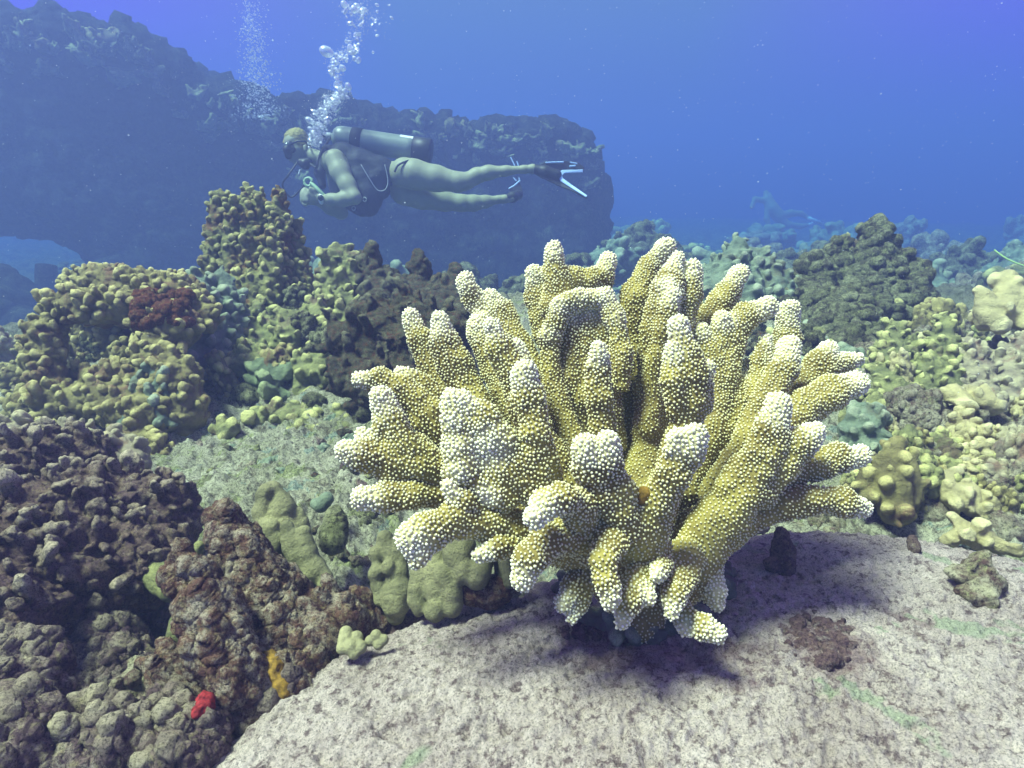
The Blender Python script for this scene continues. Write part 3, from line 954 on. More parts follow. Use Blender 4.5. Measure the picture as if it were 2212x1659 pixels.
colony('ledge_coral', 'wide olive knobbly coral ledge with dark hollows beneath at the left edge', 'coral',
       [[(215, 615, 1.25, 32), (300, 625, 1.25, 34), (400, 640, 1.25, 34), (440, 690, 1.22, 30)],
        [(120, 665, 1.15, 26), (200, 662, 1.15, 34), (300, 668, 1.18, 34), (390, 710, 1.17, 36)],
        [(100, 720, 1.13, 34), (95, 790, 1.12, 30), (110, 860, 1.10, 36), (130, 900, 1.1, 34)],
        [(330, 760, 1.14, 34), (380, 820, 1.12, 44), (400, 900, 1.1, 40)],
        [(160, 815, 1.16, 16), (240, 812, 1.13, 18), (320, 818, 1.13, 24)],
        [(140, 870, 1.10, 34), (240, 870, 1.10, 40), (330, 900, 1.08, 44)],
        [(200, 630, 1.42, 50), (360, 660, 1.42, 60), (400, 800, 1.4, 70), (300, 930, 1.3, 80)], [(240, 750, 1.5, 80)],
        [(300, 960, 1.05, 40), (340, 1010, 1.02, 30)], [(90, 950, 1.06, 34), (60, 1000, 1.04, 40)]],
       M['lobe_yellow'], 0.0032, 0.012, [K(sp=.0145, r=.0070, len=.0125, bias=.55, dir=(-.35, -.35, .8), k=.005, top=.8, foot=1.15)], [(.004, 55, 3, True), (.0015, 160, 2, True)], seed=2, dm=1.15)
ledge = bpy.data.objects['ledge_coral']
cr_ = np.random.default_rng(12)
pts_ = []
for _ in range(60):
    x, y = cr_.uniform(292, 412), cr_.uniform(636, 704)
    if ((x - 345) / 26) ** 2 + ((y - 688) / 16) ** 2 < 1 and cr_.random() < .8: continue
    pts_.append([(x, y, surf(ledge, x, y) + .004, cr_.uniform(6, 12))])
colony('sponge', 'rust red encrusting sponge spread over the left coral ledge', 'sponge', pts_,
       rock_mat('rust_sponge', [(0.26, 0.09, 0.05), (0.13, 0.045, 0.035), (0.28, 0.18, 0.09)], (0.42, 0.30, 0.14), 80, .006, .56), .003, .006, None, [(.007, 60, 4, True), (.003, 150, 3, True)], seed=3)
colony('lobe_coral', 'bluish green lobed coral column between the ledge and the tall tower', 'coral',
       [[(430, 610, 1.27, 20), (440, 660, 1.24, 34), (450, 720, 1.22, 42), (455, 780, 1.2, 40)],
        [(480, 600, 1.3, 18), (490, 660, 1.28, 32), (490, 740, 1.25, 38)], [(385, 615, 1.28, 20), (360, 620, 1.28, 20)], [(420, 700, 1.2, 24), (430, 790, 1.18, 30)]],
       M['lobe_teal'], .0032, .010, [K(sp=.0195, r=.0098, len=.008, bias=.4, k=.003, dir=(-.2, -.4, .8))], [(.002, 60, 3, False)], seed=4, dm=1.25)
colony('lobe_coral', 'teal lobed coral with small knobs below the left ledge', 'coral',
       [[(300, 830, 1.05, 20), (330, 860, 1.05, 30), (350, 900, 1.03, 30)], [(270, 880, 1.05, 20), (290, 930, 1.02, 30)], [(345, 800, 1.06, 22), (370, 850, 1.05, 28)]],
       M['lobe_teal'], .003, .01, [K(sp=.02, r=.010, len=.010, bias=.5, k=.004)], [(.002, 60, 3, False)], seed=5, dm=1.2)
colony('lobe_coral', 'cluster of bright yellow green rounded lobes under the tall tower', 'coral',
       [[(505, 725, 1.22, 18), (500, 760, 1.2, 26), (500, 800, 1.2, 26)], [(547, 705, 1.25, 17), (550, 740, 1.22, 24)], [(582, 700, 1.25, 20), (585, 745, 1.22, 26)],
        [(620, 690, 1.22, 22), (632, 730, 1.2, 36), (645, 790, 1.2, 34)], [(690, 655, 1.25, 16), (690, 700, 1.22, 22), (700, 770, 1.2, 30)],
        [(480, 785, 1.14, 18), (530, 785, 1.13, 22), (600, 795, 1.13, 24), (640, 820, 1.12, 24)], [(565, 760, 1.15, 20), (600, 810, 1.14, 26)], [(480, 785, 1.14, 18), (478, 820, 1.13, 16)]],
       M['lobe_green'], .003, .010, [K(sp=.0185, r=.0092, len=.009, bias=.55, k=.003)], [(.002, 60, 3, False)], seed=6, dm=1.3)
colony('lobe_coral', 'emerald green smooth lobed coral patch hanging under the yellow green cluster', 'coral',
       [[(560, 815, 1.1, 18), (590, 830, 1.08, 22), (600, 860, 1.07, 20)], [(565, 790, 1.1, 16), (610, 800, 1.1, 20)]],
       lobe_mat('emerald_lobe', (0.22, 0.28, 0.15), (0.10, 0.13, 0.08), (0.38, 0.44, 0.22), None), .003, .008, [K(sp=.022, r=.011, len=.008, bias=.3, k=.004)], None, seed=7, dm=1.3)
colony('lobe_coral', 'pale green lobed coral column with a smooth sloping shelf at mid ridge', 'coral',
       [[(712, 552, 1.4, 16), (712, 600, 1.4, 22), (708, 650, 1.38, 26), (700, 720, 1.36, 30)], [(742, 548, 1.42, 18), (752, 590, 1.42, 24), (745, 650, 1.4, 26)],
        [(690, 660, 1.34, 20), (660, 690, 1.33, 22)], [(735, 640, 1.36, 14), (760, 660, 1.36, 14), (770, 700, 1.33, 22)], [(745, 680, 1.33, 18), (740, 740, 1.3, 24)],
        [(800, 655, 1.36, 12), (770, 665, 1.36, 14)]],
       M['lobe_green'], .0032, .010, [K(sp=.021, r=.0105, len=.010, bias=.55, k=.004)], [(.0025, 55, 3, False)], seed=8, dm=1.25)
colony('lobe_coral', 'small yellow green lobed coral between the green cluster and the dark spiky coral', 'coral',
       [[(645, 780, 1.12, 16), (660, 810, 1.1, 22), (650, 850, 1.09, 16)], [(690, 770, 1.13, 22), (695, 810, 1.1, 26)], [(705, 720, 1.2, 16), (700, 780, 1.15, 24)]],
       M['lobe_green'], .003, .010, [K(sp=.0175, r=.0086, len=.009, bias=.5, k=.003)], [(.002, 60, 3, False)], seed=9, dm=1.3)
colony('dead_coral', 'brown rugged dead coral knob with green lobes beside the pale green column', 'dead coral',
       [[(797, 552, 1.5, 16), (800, 590, 1.5, 26), (815, 640, 1.48, 36), (810, 700, 1.4, 50)], [(840, 600, 1.5, 16), (845, 650, 1.48, 26)]],
       M['dead_coral'], .0036, .012, [K(sp=.03, r=.012, len=.014, bias=.5, k=.006)], [(.010, 35, 4, True)], seed=10, dm=1.2)
colony('dead_coral', 'grey green jagged dead coral pinnacle behind the branching coral, left side', 'dead coral',
       [[(905, 548, 1.5, 8), (905, 575, 1.5, 16), (905, 620, 1.5, 24), (910, 680, 1.45, 40)], [(860, 620, 1.48, 18), (850, 670, 1.45, 34)], [(988, 588, 1.5, 9), (985, 620, 1.5, 18), (970, 680, 1.45, 40)],
        [(945, 610, 1.5, 14), (940, 670, 1.45, 36)], [(1010, 660, 1.45, 26), (1000, 720, 1.4, 40)]],
       M['dead_coral'], .0036, .012, [K(sp=.03, r=.011, len=.014, bias=.4, k=.006, top=.6)], [(.010, 35, 4, True)], seed=11, dm=1.2)
colony('dead_coral', 'dark thicket of spiky dead coral fingers just left of the big antler coral', 'dead coral',
       [[(760, 740, 1.15, 44), (830, 740, 1.15, 60), (900, 760, 1.12, 60)], [(740, 800, 1.1, 36), (820, 830, 1.08, 56), (900, 850, 1.05, 50)], [(800, 690, 1.2, 40), (880, 700, 1.2, 50), (960, 720, 1.2, 50)]],
       M['dead_coral'], .003, .016, [K(sp=.032, r=.0085, len=.040, bias=.55, dir=(-.25, -.35, .8), k=.006, top=.45, foot=1.2)], [(.0045, 60, 4, True)], seed=12, dm=1.18)
colony('dark_finger_coral', 'dark brown finger coral mound packed with stubby knobs in the left foreground', 'coral',
       [[(230, 1140, .80, 120), (330, 1130, .82, 90)], [(100, 1160, .72, 110), (180, 1250, .72, 120)], [(300, 1220, .74, 90)], [(40, 1040, .85, 90), (160, 1020, .92, 80)], [(0, 1240, .66, 90), (40, 1330, .62, 70)]],
       M['dark_finger'], .0026, .02, [K(sp=.0165, r=.0066, len=.026, bias=.66, dir=(-.45, -.35, .8), k=.004, top=.8, foot=1.15, warp=1.5, p=.95)], [(.003, 110, 3, True)], seed=13)
colony('finger_coral', 'mauve brown knobbly coral slope above the dark finger mound, at the photo edge', 'coral',
       [[(0, 960, 1.0, 50), (80, 980, .99, 50), (170, 960, 1.02, 40)], [(20, 1030, .92, 40), (110, 1020, .95, 40)], [(240, 960, 1.02, 30), (290, 1000, .98, 26)]],
       M['lobe_mauve'], .0028, .014, [K(sp=.022, r=.009, len=.016, bias=.6, dir=(-.3, -.3, .85), k=.004)], [(.003, 70, 3, True)], seed=14)
# red rock with sponge patches
rr_ = colony('reef_rock', 'rust red jagged slab of algae covered rock with orange sponge patches, left foreground', 'rock',
       [[(484, 1112, .68, 10), (500, 1150, .675, 22), (530, 1210, .665, 30), (570, 1290, .65, 36), (610, 1360, .64, 40), (650, 1430, .62, 36)],
        [(520, 1160, .69, 12), (560, 1230, .68, 24), (620, 1300, .67, 30), (670, 1370, .66, 26)],
        [(396, 1222, .60, 12), (418, 1260, .59, 28), (445, 1320, .58, 38), (482, 1400, .57, 42), (512, 1470, .56, 40)],
        [(560, 1440, .60, 26), (620, 1490, .585, 34), (570, 1540, .575, 44)]],
       M['red_rock'], .0018, .004, [K(sp=.0125, r=.0052, len=.020, bias=.86, dir=(-.5, .05, .86), k=.0015, top=.25, foot=1.2, warp=.5)], [(.013, 48, 4, True), (.006, 130, 3, True)], seed=15, grain=(-.5, .1, .86))
for q, pts_ in enumerate([[(584, 1418, 12), (590, 1438, 16), (594, 1458, 17), (603, 1478, 15), (612, 1494, 12), (580, 1440, 10)], [(618, 1516, 12), (606, 1530, 13), (596, 1542, 9)]]):
    colony('sponge_patch', 'orange sponge patch', None, [[(x, y, surf(rr_, x, y) + r_ * .00028, r_)] for x, y, r_ in pts_], M['sponge'], .0018, .010, None, [(.003, 90, 3, True)], parent=rr_, seed=16 + q)
colony('reef_rock', 'upright dark brown rock pinnacle at the foot of the rust red slab', 'rock',
       [[(365, 1418, .60, 18), (375, 1460, .58, 34), (400, 1520, .57, 36), (430, 1570, .56, 40)]], M['red_rock'], .0023, .006, [K(sp=.016, r=.007, len=.022, bias=.86, dir=(-.5, .05, .86), k=.002, top=.25, foot=1.2, warp=.5)], [(.008, 38, 4, True), (.003, 120, 3, True)], seed=18, grain=(-.5, .1, .86))
colony('reef_rock', 'low mauve brown rock behind the rust red slab, beside the lobed columns', 'rock',
       [[(700, 1320, .66, 30), (740, 1330, .66, 34), (790, 1340, .68, 30)], [(690, 1370, .63, 34), (730, 1380, .64, 26)]], M['red_rock'], .0023, .006, [K(sp=.016, r=.007, len=.022, bias=.86, dir=(-.5, .05, .86), k=.002, top=.25, foot=1.2, warp=.5)], [(.007, 40, 4, True), (.003, 120, 3, True)], seed=20, grain=(-.5, .1, .86))
colony('finger_coral', 'smooth olive green coral fingers standing on the pale slope, taller pair', 'coral',
       [[(572, 1062, .76, 17), (566, 1105, .755, 19), (568, 1150, .75, 20)], [(592, 1058, .77, 18), (604, 1100, .765, 27), (622, 1150, .76, 30), (640, 1200, .75, 30)], [(585, 1140, .74, 20), (600, 1180, .74, 24)],
        [(645, 1110, .77, 16), (655, 1150, .77, 22)]],
       M['lobe_smooth'], .0024, .0025, None, [(.0012, 60, 2, False)], seed=21, beads=1.0, smooth=2)
colony('finger_coral', 'smooth olive green coral fingers in front of the taller pair, leaning to the lobed columns', 'coral',
       [[(622, 1138, .73, 15), (628, 1175, .725, 18), (640, 1210, .72, 20)], [(655, 1150, .73, 16), (662, 1195, .725, 28), (675, 1240, .72, 34)], [(695, 1240, .72, 20), (700, 1262, .71, 20)], [(640, 1180, .73, 20), (650, 1230, .72, 26)]],
       M['lobe_smooth'], .0024, .0025, None, [(.0012, 60, 2, False)], seed=22, beads=1.0, smooth=2)
colony('plate_coral', 'flat pale green lobed coral tucked between the dark finger mound and the rust red slab', 'coral',
       [[(430, 1178, .70, 12), (415, 1205, .70, 16), (380, 1230, .70, 22)], [(330, 1240, .71, 26), (350, 1260, .70, 28)], [(370, 1275, .69, 26), (340, 1210, .72, 22)], [(310, 1250, .71, 22)]],
       M['lobe_green'], .0024, .008, None, [(.0015, 60, 2, False)], seed=23)
colony('plate_coral', 'small pale green coral lobe peeping out under the left side of the rust red slab', 'coral',
       [[(380, 1340, .61, 14), (385, 1370, .60, 20), (405, 1390, .60, 16)]], M['lobe_green'], .0022, .008, None, [(.0012, 60, 2, False)], seed=24)
colony('lobed_column_coral', 'olive bulging column coral under the lowest left branch of the antler coral', 'coral',
       [[(832, 1162, .70, 20), (848, 1195, .70, 26), (858, 1240, .69, 28), (855, 1290, .68, 32), (855, 1330, .68, 28)],
        [(812, 1195, .69, 17)], [(814, 1232, .685, 17)], [(818, 1265, .685, 18), (822, 1300, .68, 16)], [(838, 1222, .68, 14)]],
       M['lobe_smooth'], .0022, .0025, None, [(.001, 60, 2, False)], seed=25, beads=1.0, smooth=2)
colony('lobed_column_coral', 'broad olive lobed coral with a curled lobe, under the antler coral beside the boulder edge', 'coral',
       [[(1005, 1165, .66, 22), (985, 1190, .655, 28), (1000, 1225, .65, 28), (1040, 1235, .65, 24), (1055, 1205, .66, 16)],
        [(940, 1190, .67, 22), (935, 1235, .66, 24), (945, 1280, .655, 26)], [(962, 1240, .65, 22), (975, 1290, .65, 24)], [(905, 1225, .665, 18), (900, 1270, .66, 20), (905, 1318, .655, 20)],
        [(940, 1310, .65, 24), (985, 1300, .65, 20)]],
       M['lobe_smooth'], .0022, .0025, None, [(.001, 60, 2, False)], seed=26, beads=1.0, smooth=2)
colony('lobed_column_coral', 'slender olive coral stem between the curled lobe and the drooping antler branch', 'coral',
       [[(1095, 1185, .655, 13), (1092, 1220, .655, 12), (1100, 1260, .65, 13)], [(1078, 1200, .67, 14), (1085, 1250, .665, 16)]],
       M['lobe_smooth'], .0022, .006, None, None, seed=27)
colony('reef_rock', 'red brown crusted rock showing between the olive lobed corals under the antler coral', 'rock',
       [[(1020, 1275, .66, 26), (1060, 1280, .66, 26), (1110, 1260, .67, 24)]], M['red_rock'], .0024, .008, None, [(.005, 50, 4, True)], seed=28)
colony('dark_rock', 'dark overhung rock beneath the bulging column coral', 'rock',
       [[(850, 1350, .70, 30), (870, 1380, .69, 30), (900, 1350, .70, 30)]], M['dark_finger'], .0026, .008, None, [(.005, 50, 4, True)], seed=29)
colony('knob_coral', 'tight cluster of pale yellow round knobs on the left rim of the boulder', 'coral',
       [[(747, 1366, .60, 14), (745, 1385, .595, 16)], [(770, 1378, .60, 15)], [(757, 1398, .59, 17)], [(778, 1398, .592, 15)], [(740, 1400, .59, 14)], [(765, 1412, .588, 13)],
        [(812, 1372, .60, 12)], [(800, 1384, .60, 12)], [(828, 1382, .60, 12)], [(818, 1392, .597, 12)]],
       lobe_mat('pale_knob_coral', (0.46, 0.44, 0.24), (0.30, 0.29, 0.16), (0.58, 0.56, 0.34), None), .0013, .0012, None, None, seed=30, smooth=0)
colony('knob_rock', 'small dark rock with green coral cap on the slope beside the antler coral', 'rock',
       [[(725, 1112, .83, 18), (722, 1140, .82, 24), (720, 1170, .81, 26)]], M['olive_rock'], .0024, .008, None, [(.004, 60, 3, True)], seed=31)
colony('knob_coral', 'bluish green coral crust knob on the slope above the capped rock', 'coral',
       [[(695, 1090, .88, 18), (705, 1078, .88, 16)], [(680, 1088, .885, 12)]], M['lobe_teal'], .0026, .006, None, [(.002, 60, 2, False)], seed=32)
colony('mound_coral', 'low smooth yellow green coral mound on the sandy slope behind the olive fingers', 'coral',
       [[(545, 910, 1.18, 22), (590, 905, 1.2, 26), (640, 905, 1.2, 26), (690, 915, 1.18, 20)], [(650, 925, 1.15, 22), (665, 945, 1.12, 16)]],
       M['lobe_green'], .0028, .012, [K(sp=.022, r=.010, len=.006, bias=.4, k=.005)], [(.004, 40, 3, True), (.002, 120, 2, True)], seed=33, dm=1.1)
colony('mound_coral', 'small smooth green coral knob at the left end of the low mound', 'coral',
       [[(480, 925, 1.12, 18), (500, 930, 1.11, 20)]], M['lobe_green'], .0028, .01, [K(sp=.02, r=.009, len=.005, bias=.4, k=.004)], [(.003, 50, 3, True)], seed=34, dm=1.12)
colony('mound_coral', 'rounded green coral cone at the right end of the low mound', 'coral',
       [[(652 + 80, 890, 1.14, 14), (735, 915, 1.12, 24), (740, 935, 1.1, 22)]], M['lobe_green'], .0028, .01, [K(sp=.02, r=.009, len=.005, bias=.4, k=.004)], [(.003, 50, 3, True)], seed=35, dm=1.15)
for q, (x, y, d, r_, lab) in enumerate([
        (400, 880, 1.18, 36, 'rust brown crusted rock stump under the teal coral'),
        (445, 905, 1.15, 18, 'small brown round rock on the sandy patch'),
        (535, 860, 1.15, 24, 'silted grey rock under the yellow green cluster'),
        (680, 880, 1.12, 26, 'dark olive rock lump left of the spiky thicket foot'),
        (790, 900, 1.08, 30, 'crumbly olive rock at the foot of the spiky thicket'),
        (810, 960, 1.0, 28, 'crumbly rock behind the left antler branches'),
        (760, 1020, .95, 20, 'low silted rock lump left of the antler branches'),
        (790, 1120, .80, 30, 'dark hollowed rock under the left antler branches'),
        (840, 1110, .80, 24, 'silty rock ledge under the left antler branches')]):
    d = gd(x, y + r_ * .7)
    colony('reef_rock', lab, 'rock', [[(x, y - r_ * .3, d, r_ * .7), (x + 4, y + r_ * .4, d, r_)]], M['olive_rock'] if q else M['red_rock'], .003, .01,
           [K(sp=.03, r=.008, len=.010, bias=.4, k=.006)], [(.010, 32, 4, True), (.003, 100, 3, True)], seed=40 + q)
for q, (c, lab) in enumerate([
        ([[(235, 1400, .68, 60), (260, 1480, .66, 70)], [(200, 1520, .64, 50)]], 'shaded grey silted boulder in the left foreground hollow'),
        ([[(50, 1420, .56, 46), (100, 1440, .56, 40)], [(20, 1480, .53, 50), (90, 1500, .54, 30)]], 'knobbly brown rock at the left edge, upper of the pair'),
        ([[(60, 1540, .50, 40), (80, 1590, .49, 46)], [(30, 1640, .47, 50)]], 'knobbly brown rock in the lower left corner'),
        ([[(190, 1540, .54, 22), (220, 1590, .52, 44)], [(260, 1620, .5, 60), (150, 1650, .49, 50)]], 'pale crusted rock between the corner rock and the dark hole'),
        ([[(350, 1600, .52, 50), (400, 1640, .50, 50)], [(440, 1590, .52, 34), (340, 1540, .55, 30)]], 'mauve and cream crusted rock beside the dark hole at the boulder edge'),
        ([[(560, 1540, .57, 40), (620, 1500, .58, 40)], [(500, 1560, .57, 36)]], 'turf covered rock lip over the dark hole')]):
    colony('reef_rock', lab, 'rock', c, M['grey_rock'], .0021, .012, [K(sp=.0125, r=.0048, len=.016, bias=.8, k=.0015, p=.95, top=.4, foot=1.2, warp=.7, dir=(-.45, -.05, .88))], [(.010, 70, 4, True), (.005, 170, 3, True)], seed=60 + q, grain=(-.5, .1, .86))

RK = [o_ for o_ in bpy.data.objects if o_.name.startswith('reef_rock')]
o = colony('sponge', 'small red sponge between the rock pinnacle and the dark hole', 'sponge',
       [[(450, 1505, min(surf(q_, 450, 1505) for q_ in RK) + .002, 11), (440, 1522, min(surf(q_, 440, 1522) for q_ in RK) + .003, 14), (431, 1542, min(surf(q_, 431, 1542) for q_ in RK) + .002, 12)]], M['red_sponge'], .0018, .006, None, [(.004, 110, 4, True), (.0015, 260, 2, False)], seed=19)

# ------------------------------------------------------------------ right side reef
colony('lobe_coral', 'teal green rounded coral mound behind the antler coral, against the open water', 'coral',
       [[(1590, 540, 2.0, 24), (1580, 590, 2.0, 50), (1590, 660, 1.95, 70)], [(1630, 560, 2.0, 26), (1650, 610, 2.0, 44), (1680, 660, 1.95, 50)], [(1545, 600, 1.98, 28), (1540, 650, 1.9, 30)]],
       M['lobe_teal'], .005, .02, [K(sp=.029, r=.0135, len=.014, bias=.5, k=.005)], [(.008, 20, 3, False)], seed=80)
colony('reef_rock', 'dark craggy reef peak with mixed corals behind the right antler branches', 'rock',
       [[(1893, 505, 2.05, 18), (1890, 560, 2.05, 36), (1880, 640, 2.0, 60), (1870, 720, 1.9, 70)], [(1815, 530, 2.05, 12), (1815, 590, 2.05, 34), (1810, 660, 2.0, 60)],
        [(1760, 580, 2.05, 24), (1750, 640, 2.0, 50), (1740, 720, 1.9, 50)], [(1930, 560, 2.05, 18), (1940, 620, 2.0, 44), (1960, 700, 1.9, 50)], [(1700, 640, 2.0, 34), (1690, 700, 1.9, 44)], [(1800, 700, 1.8, 70), (1830, 780, 1.6, 60)]],
       M['olive_rock'], .0048, .02, [K(sp=.026, r=.0100, len=.020, bias=.45, k=.006, top=.7)], [(.022, 16, 4, True), (.006, 70, 3, True)], seed=81)
for q, (x, y, d) in enumerate([(1825, 512, 2.03), (1770, 575, 2.0), (1850, 610, 1.93)]):
    colony('lobe_coral', ['thin upright yellow green coral on the shoulder of the dark craggy peak', 'yellow green coral tuft on the left flank of the craggy peak', 'pale green coral tuft in the middle of the craggy peak'][q], 'coral',
           [[(x, y, d, 8), (x + 3, y + 30, d, 12), (x + 4, y + 60, d, 18)], [(x + 18, y + 12, d, 8), (x + 16, y + 40, d, 12)]], M['lobe_green'], .004, .01,
           [K(sp=.03, r=.010, len=.010, bias=.5, k=.006)], None, seed=82 + q)
colony('lobe_coral', 'teal knobbly coral patch on the low slope below the craggy peak', 'coral',
       [[(1640, 800, 1.6, 30), (1700, 780, 1.65, 36), (1770, 780, 1.6, 40)], [(1760, 830, 1.45, 40), (1830, 800, 1.5, 40)], [(1730, 740, 1.75, 40), (1800, 740, 1.7, 40)]],
       M['lobe_teal'], .0042, .02, [K(sp=.026, r=.0105, len=.016, bias=.5, k=.005)], [(.012, 24, 4, True)], seed=86)
RL = [('lobe_green', [[(1930, 715, 1.42, 18), (1920, 770, 1.38, 32), (1915, 840, 1.33, 42), (1910, 900, 1.28, 40)], [(1960, 740, 1.42, 20), (1965, 820, 1.36, 34), (1960, 890, 1.3, 36)]], 'green yellow coral lobes packed in ridges right of the antler coral'),
      ('lobe_green', [[(2040, 700, 1.42, 16), (2035, 760, 1.38, 30), (2035, 840, 1.32, 36), (2050, 910, 1.27, 36)], [(1998, 790, 1.34, 20), (1995, 850, 1.3, 28), (2000, 900, 1.26, 26)]], 'tall ridge of yellow green lobes in the right reef field'),
      ('lobe_mauve', [[(2090, 760, 1.38, 30), (2090, 830, 1.32, 34)], [(2120, 800, 1.34, 26), (2125, 870, 1.28, 34), (2120, 910, 1.25, 30)]], 'buff lobed coral ridge near the right edge'),
      ('lobe_mauve', [[(2170, 780, 1.36, 30), (2180, 850, 1.3, 36), (2190, 920, 1.22, 36)], [(2215, 760, 1.36, 34), (2225, 850, 1.3, 40)]], 'buff and mauve lobed coral at the right edge of the reef field'),
      ('lobe_cream', [[(2175, 600, 1.5, 17), (2170, 640, 1.48, 28), (2160, 680, 1.46, 34)], [(2125, 650, 1.47, 16), (2135, 690, 1.45, 26)], [(2210, 640, 1.46, 20), (2215, 690, 1.44, 28)]], 'pale buff smooth coral head topping the right reef field')]
for q, (mt, c, lab) in enumerate(RL):
    big = q == 4
    colony('lobe_coral', lab, 'coral', c, M[mt], .0032, .012, [K(sp=.040, r=.020, len=.004, bias=.3, k=.006, warp=.6)] if big else [K(sp=.0185, r=.0086, len=.011, bias=.55, k=.003)], [(.003, 45, 3, False)], seed=90 + q)
colony('lobe_coral', 'yellow green pointed coral mound with big swellings, beyond the lowest right branch', 'coral',
       [[(1935, 955, .98, 14), (1925, 1000, .97, 30), (1922, 1050, .96, 40), (1935, 1100, .95, 34)], [(1965, 990, .98, 13), (1960, 1040, .97, 24)], [(1985, 1050, .97, 13), (1965, 1080, .96, 20)],
        [(1870, 1040, .97, 20), (1875, 1075, .96, 22)], [(1885, 1020, .98, 14), (1895, 1060, .97, 24)]],
       M['lobe_yellow'], .0026, .008, [K(sp=.021, r=.0105, len=.005, bias=.35, k=.003, warp=.5)], [(.001, 60, 2, False)], seed=96)
colony('lobe_coral', 'teal finely knobbed coral dome tucked between two right antler branches', 'coral',
       [[(1870, 900, 1.12, 26), (1865, 935, 1.1, 44), (1880, 970, 1.08, 40)]], M['lobe_teal'], .003, .01, [K(sp=.022, r=.011, len=.008, bias=.4, k=.004)], [(.002, 50, 2, False)], seed=97)
colony('lobe_coral', 'cream smooth double lobed coral on the dark rocks at right', 'coral',
       [[(2060, 840, 1.15, 18), (2075, 865, 1.14, 24)], [(2095, 860, 1.14, 22), (2130, 870, 1.13, 26)]], M['lobe_cream'], .0028, .008, [K(sp=.034, r=.014, len=.004, bias=.3, k=.005)], None, seed=98)
colony('lobe_coral', 'cream knobbly coral cluster right of the yellow green pointed mound', 'coral',
       [[(2045, 1045, .98, 22), (2060, 1080, .96, 28)], [(2095, 1070, .96, 24), (2110, 1100, .95, 24)], [(2135, 1090, .95, 20), (2140, 1120, .94, 18)]], M['lobe_cream'], .0024, .006,
       [K(sp=.022, r=.0105, len=.006, bias=.4, k=.003)], None, seed=99)
colony('lobe_coral', 'cream low lobes on the crest of the boulder at right', 'coral',
       [[(2050, 1160, .88, 14), (2080, 1150, .88, 22), (2120, 1165, .87, 24)], [(2150, 1185, .86, 18), (2190, 1190, .85, 16)]], M['lobe_cream'], .0024, .006, [K(sp=.022, r=.010, len=.006, bias=.4, k=.003)], None, seed=100)
colony('lobe_coral', 'mauve upright coral column of three swellings near the right edge', 'coral',
       [[(2150, 985, 1.05, 20)], [(2145, 1015, 1.04, 20), (2165, 1000, 1.05, 22)], [(2160, 1040, 1.03, 22)], [(2165, 1075, 1.02, 22), (2168, 1110, 1.0, 26)]], M['lobe_mauve'], .0026, .008, None, None, seed=101)
for q, (x, y, d, r_, lab) in enumerate([
        (1860, 850, 1.22, 34, 'grey craggy rock above the teal coral dome'), (1950, 900, 1.18, 46, 'grey mauve craggy rock in the middle of the right reef'),
        (2010, 880, 1.16, 30, 'small craggy rock left of the cream double lobed coral'), (2000, 985, 1.08, 40, 'craggy mauve rock above the pointed yellow green mound'),
        (2090, 945, 1.10, 46, 'round silted rock below the cream double lobed coral'), (2070, 1010, 1.05, 34, 'silted grey rock behind the cream knobbly cluster'),
        (2190, 960, 1.08, 44, 'dark knobbly rock at the right edge'), (2200, 1080, .98, 44, 'dark mauve rock at the right edge above the boulder'),
        (2010, 1100, .95, 26, 'dark crusted rock between the pointed mound and the cream cluster'), (1700, 1120, .92, 22, 'dark rubble rock just behind the boulder crest'),
        (1790, 1125, .93, 24, 'dark rock under the lowest right antler branch'), (2150, 1150, .93, 30, 'shadowed rock behind the cream low lobes'),
        (2060, 730, 1.55, 30, 'brown crusted rock below the pale buff coral head'), (1880, 790, 1.5, 40, 'dark mauve rock at the foot of the craggy peak'),
        (2110, 720, 1.5, 34, 'reddish crusted rock under the pale buff coral head'), (1990, 690, 1.7, 40, 'olive grey rock between the craggy peak and the lobe ridges')]):
    d = min(gd(x, y + r_ * .8), d * 1.25)
    colony('reef_rock', lab, 'rock', [[(x, y - r_ * .3, d, r_ * .7), (x + 5, y + r_ * .5, d, r_)], [(x - r_ * .6, y + r_ * .3, d + .02, r_ * .6), (x + r_ * .5, y + r_ * .2, d + .02, r_ * .7)]],
           M['mauve_rock'], .0032, .01, [K(sp=.028, r=.008, len=.010, bias=.4, k=.006)], [(.015, 40, 4, True), (.007, 120, 3, True)], seed=110 + q)
# things standing on the boulder
colony('rock_cone', 'small dark upright cone of rock on the shaded top of the boulder', 'rock',
       [[(1688, 1152, .72, 12), (1692, 1185, .715, 20), (1690, 1225, .71, 24)], [(1665, 1220, .705, 14)]], M['dark_finger'], .002, .006, None, [(.003, 70, 4, True)], seed=130)
colony('reef_rock', 'dark pitted rock lump casting a shadow on the pale boulder at right', 'rock',
       [[(2120, 1215, .68, 18), (2125, 1250, .67, 30), (2105, 1285, .655, 26)], [(2070, 1238, .67, 15)]], M['mauve_rock'], .002, .008, [K(sp=.02, r=.005, len=.006, bias=.4, k=.004)], [(.006, 50, 4, True)], seed=131)
colony('reef_rock', 'tiny dark stone on the boulder crest right of the rock cone', 'rock',
       [[(1972, 1165, .76, 9), (1976, 1185, .75, 10)]], M['dark_finger'], .002, .006, None, [(.003, 70, 4, True)], seed=132)
colony('plate_coral', 'thin cream ruffled coral edge behind the boulder crest under the right antler branches', 'coral',
       [[(1600, 1140, .76, 6), (1590, 1155, .76, 10), (1570, 1165, .76, 10)], [(1620, 1150, .77, 10), (1650, 1140, .78, 12)]], M['lobe_cream'], .0018, .004, None, [(.002, 120, 2, False)], seed=133)

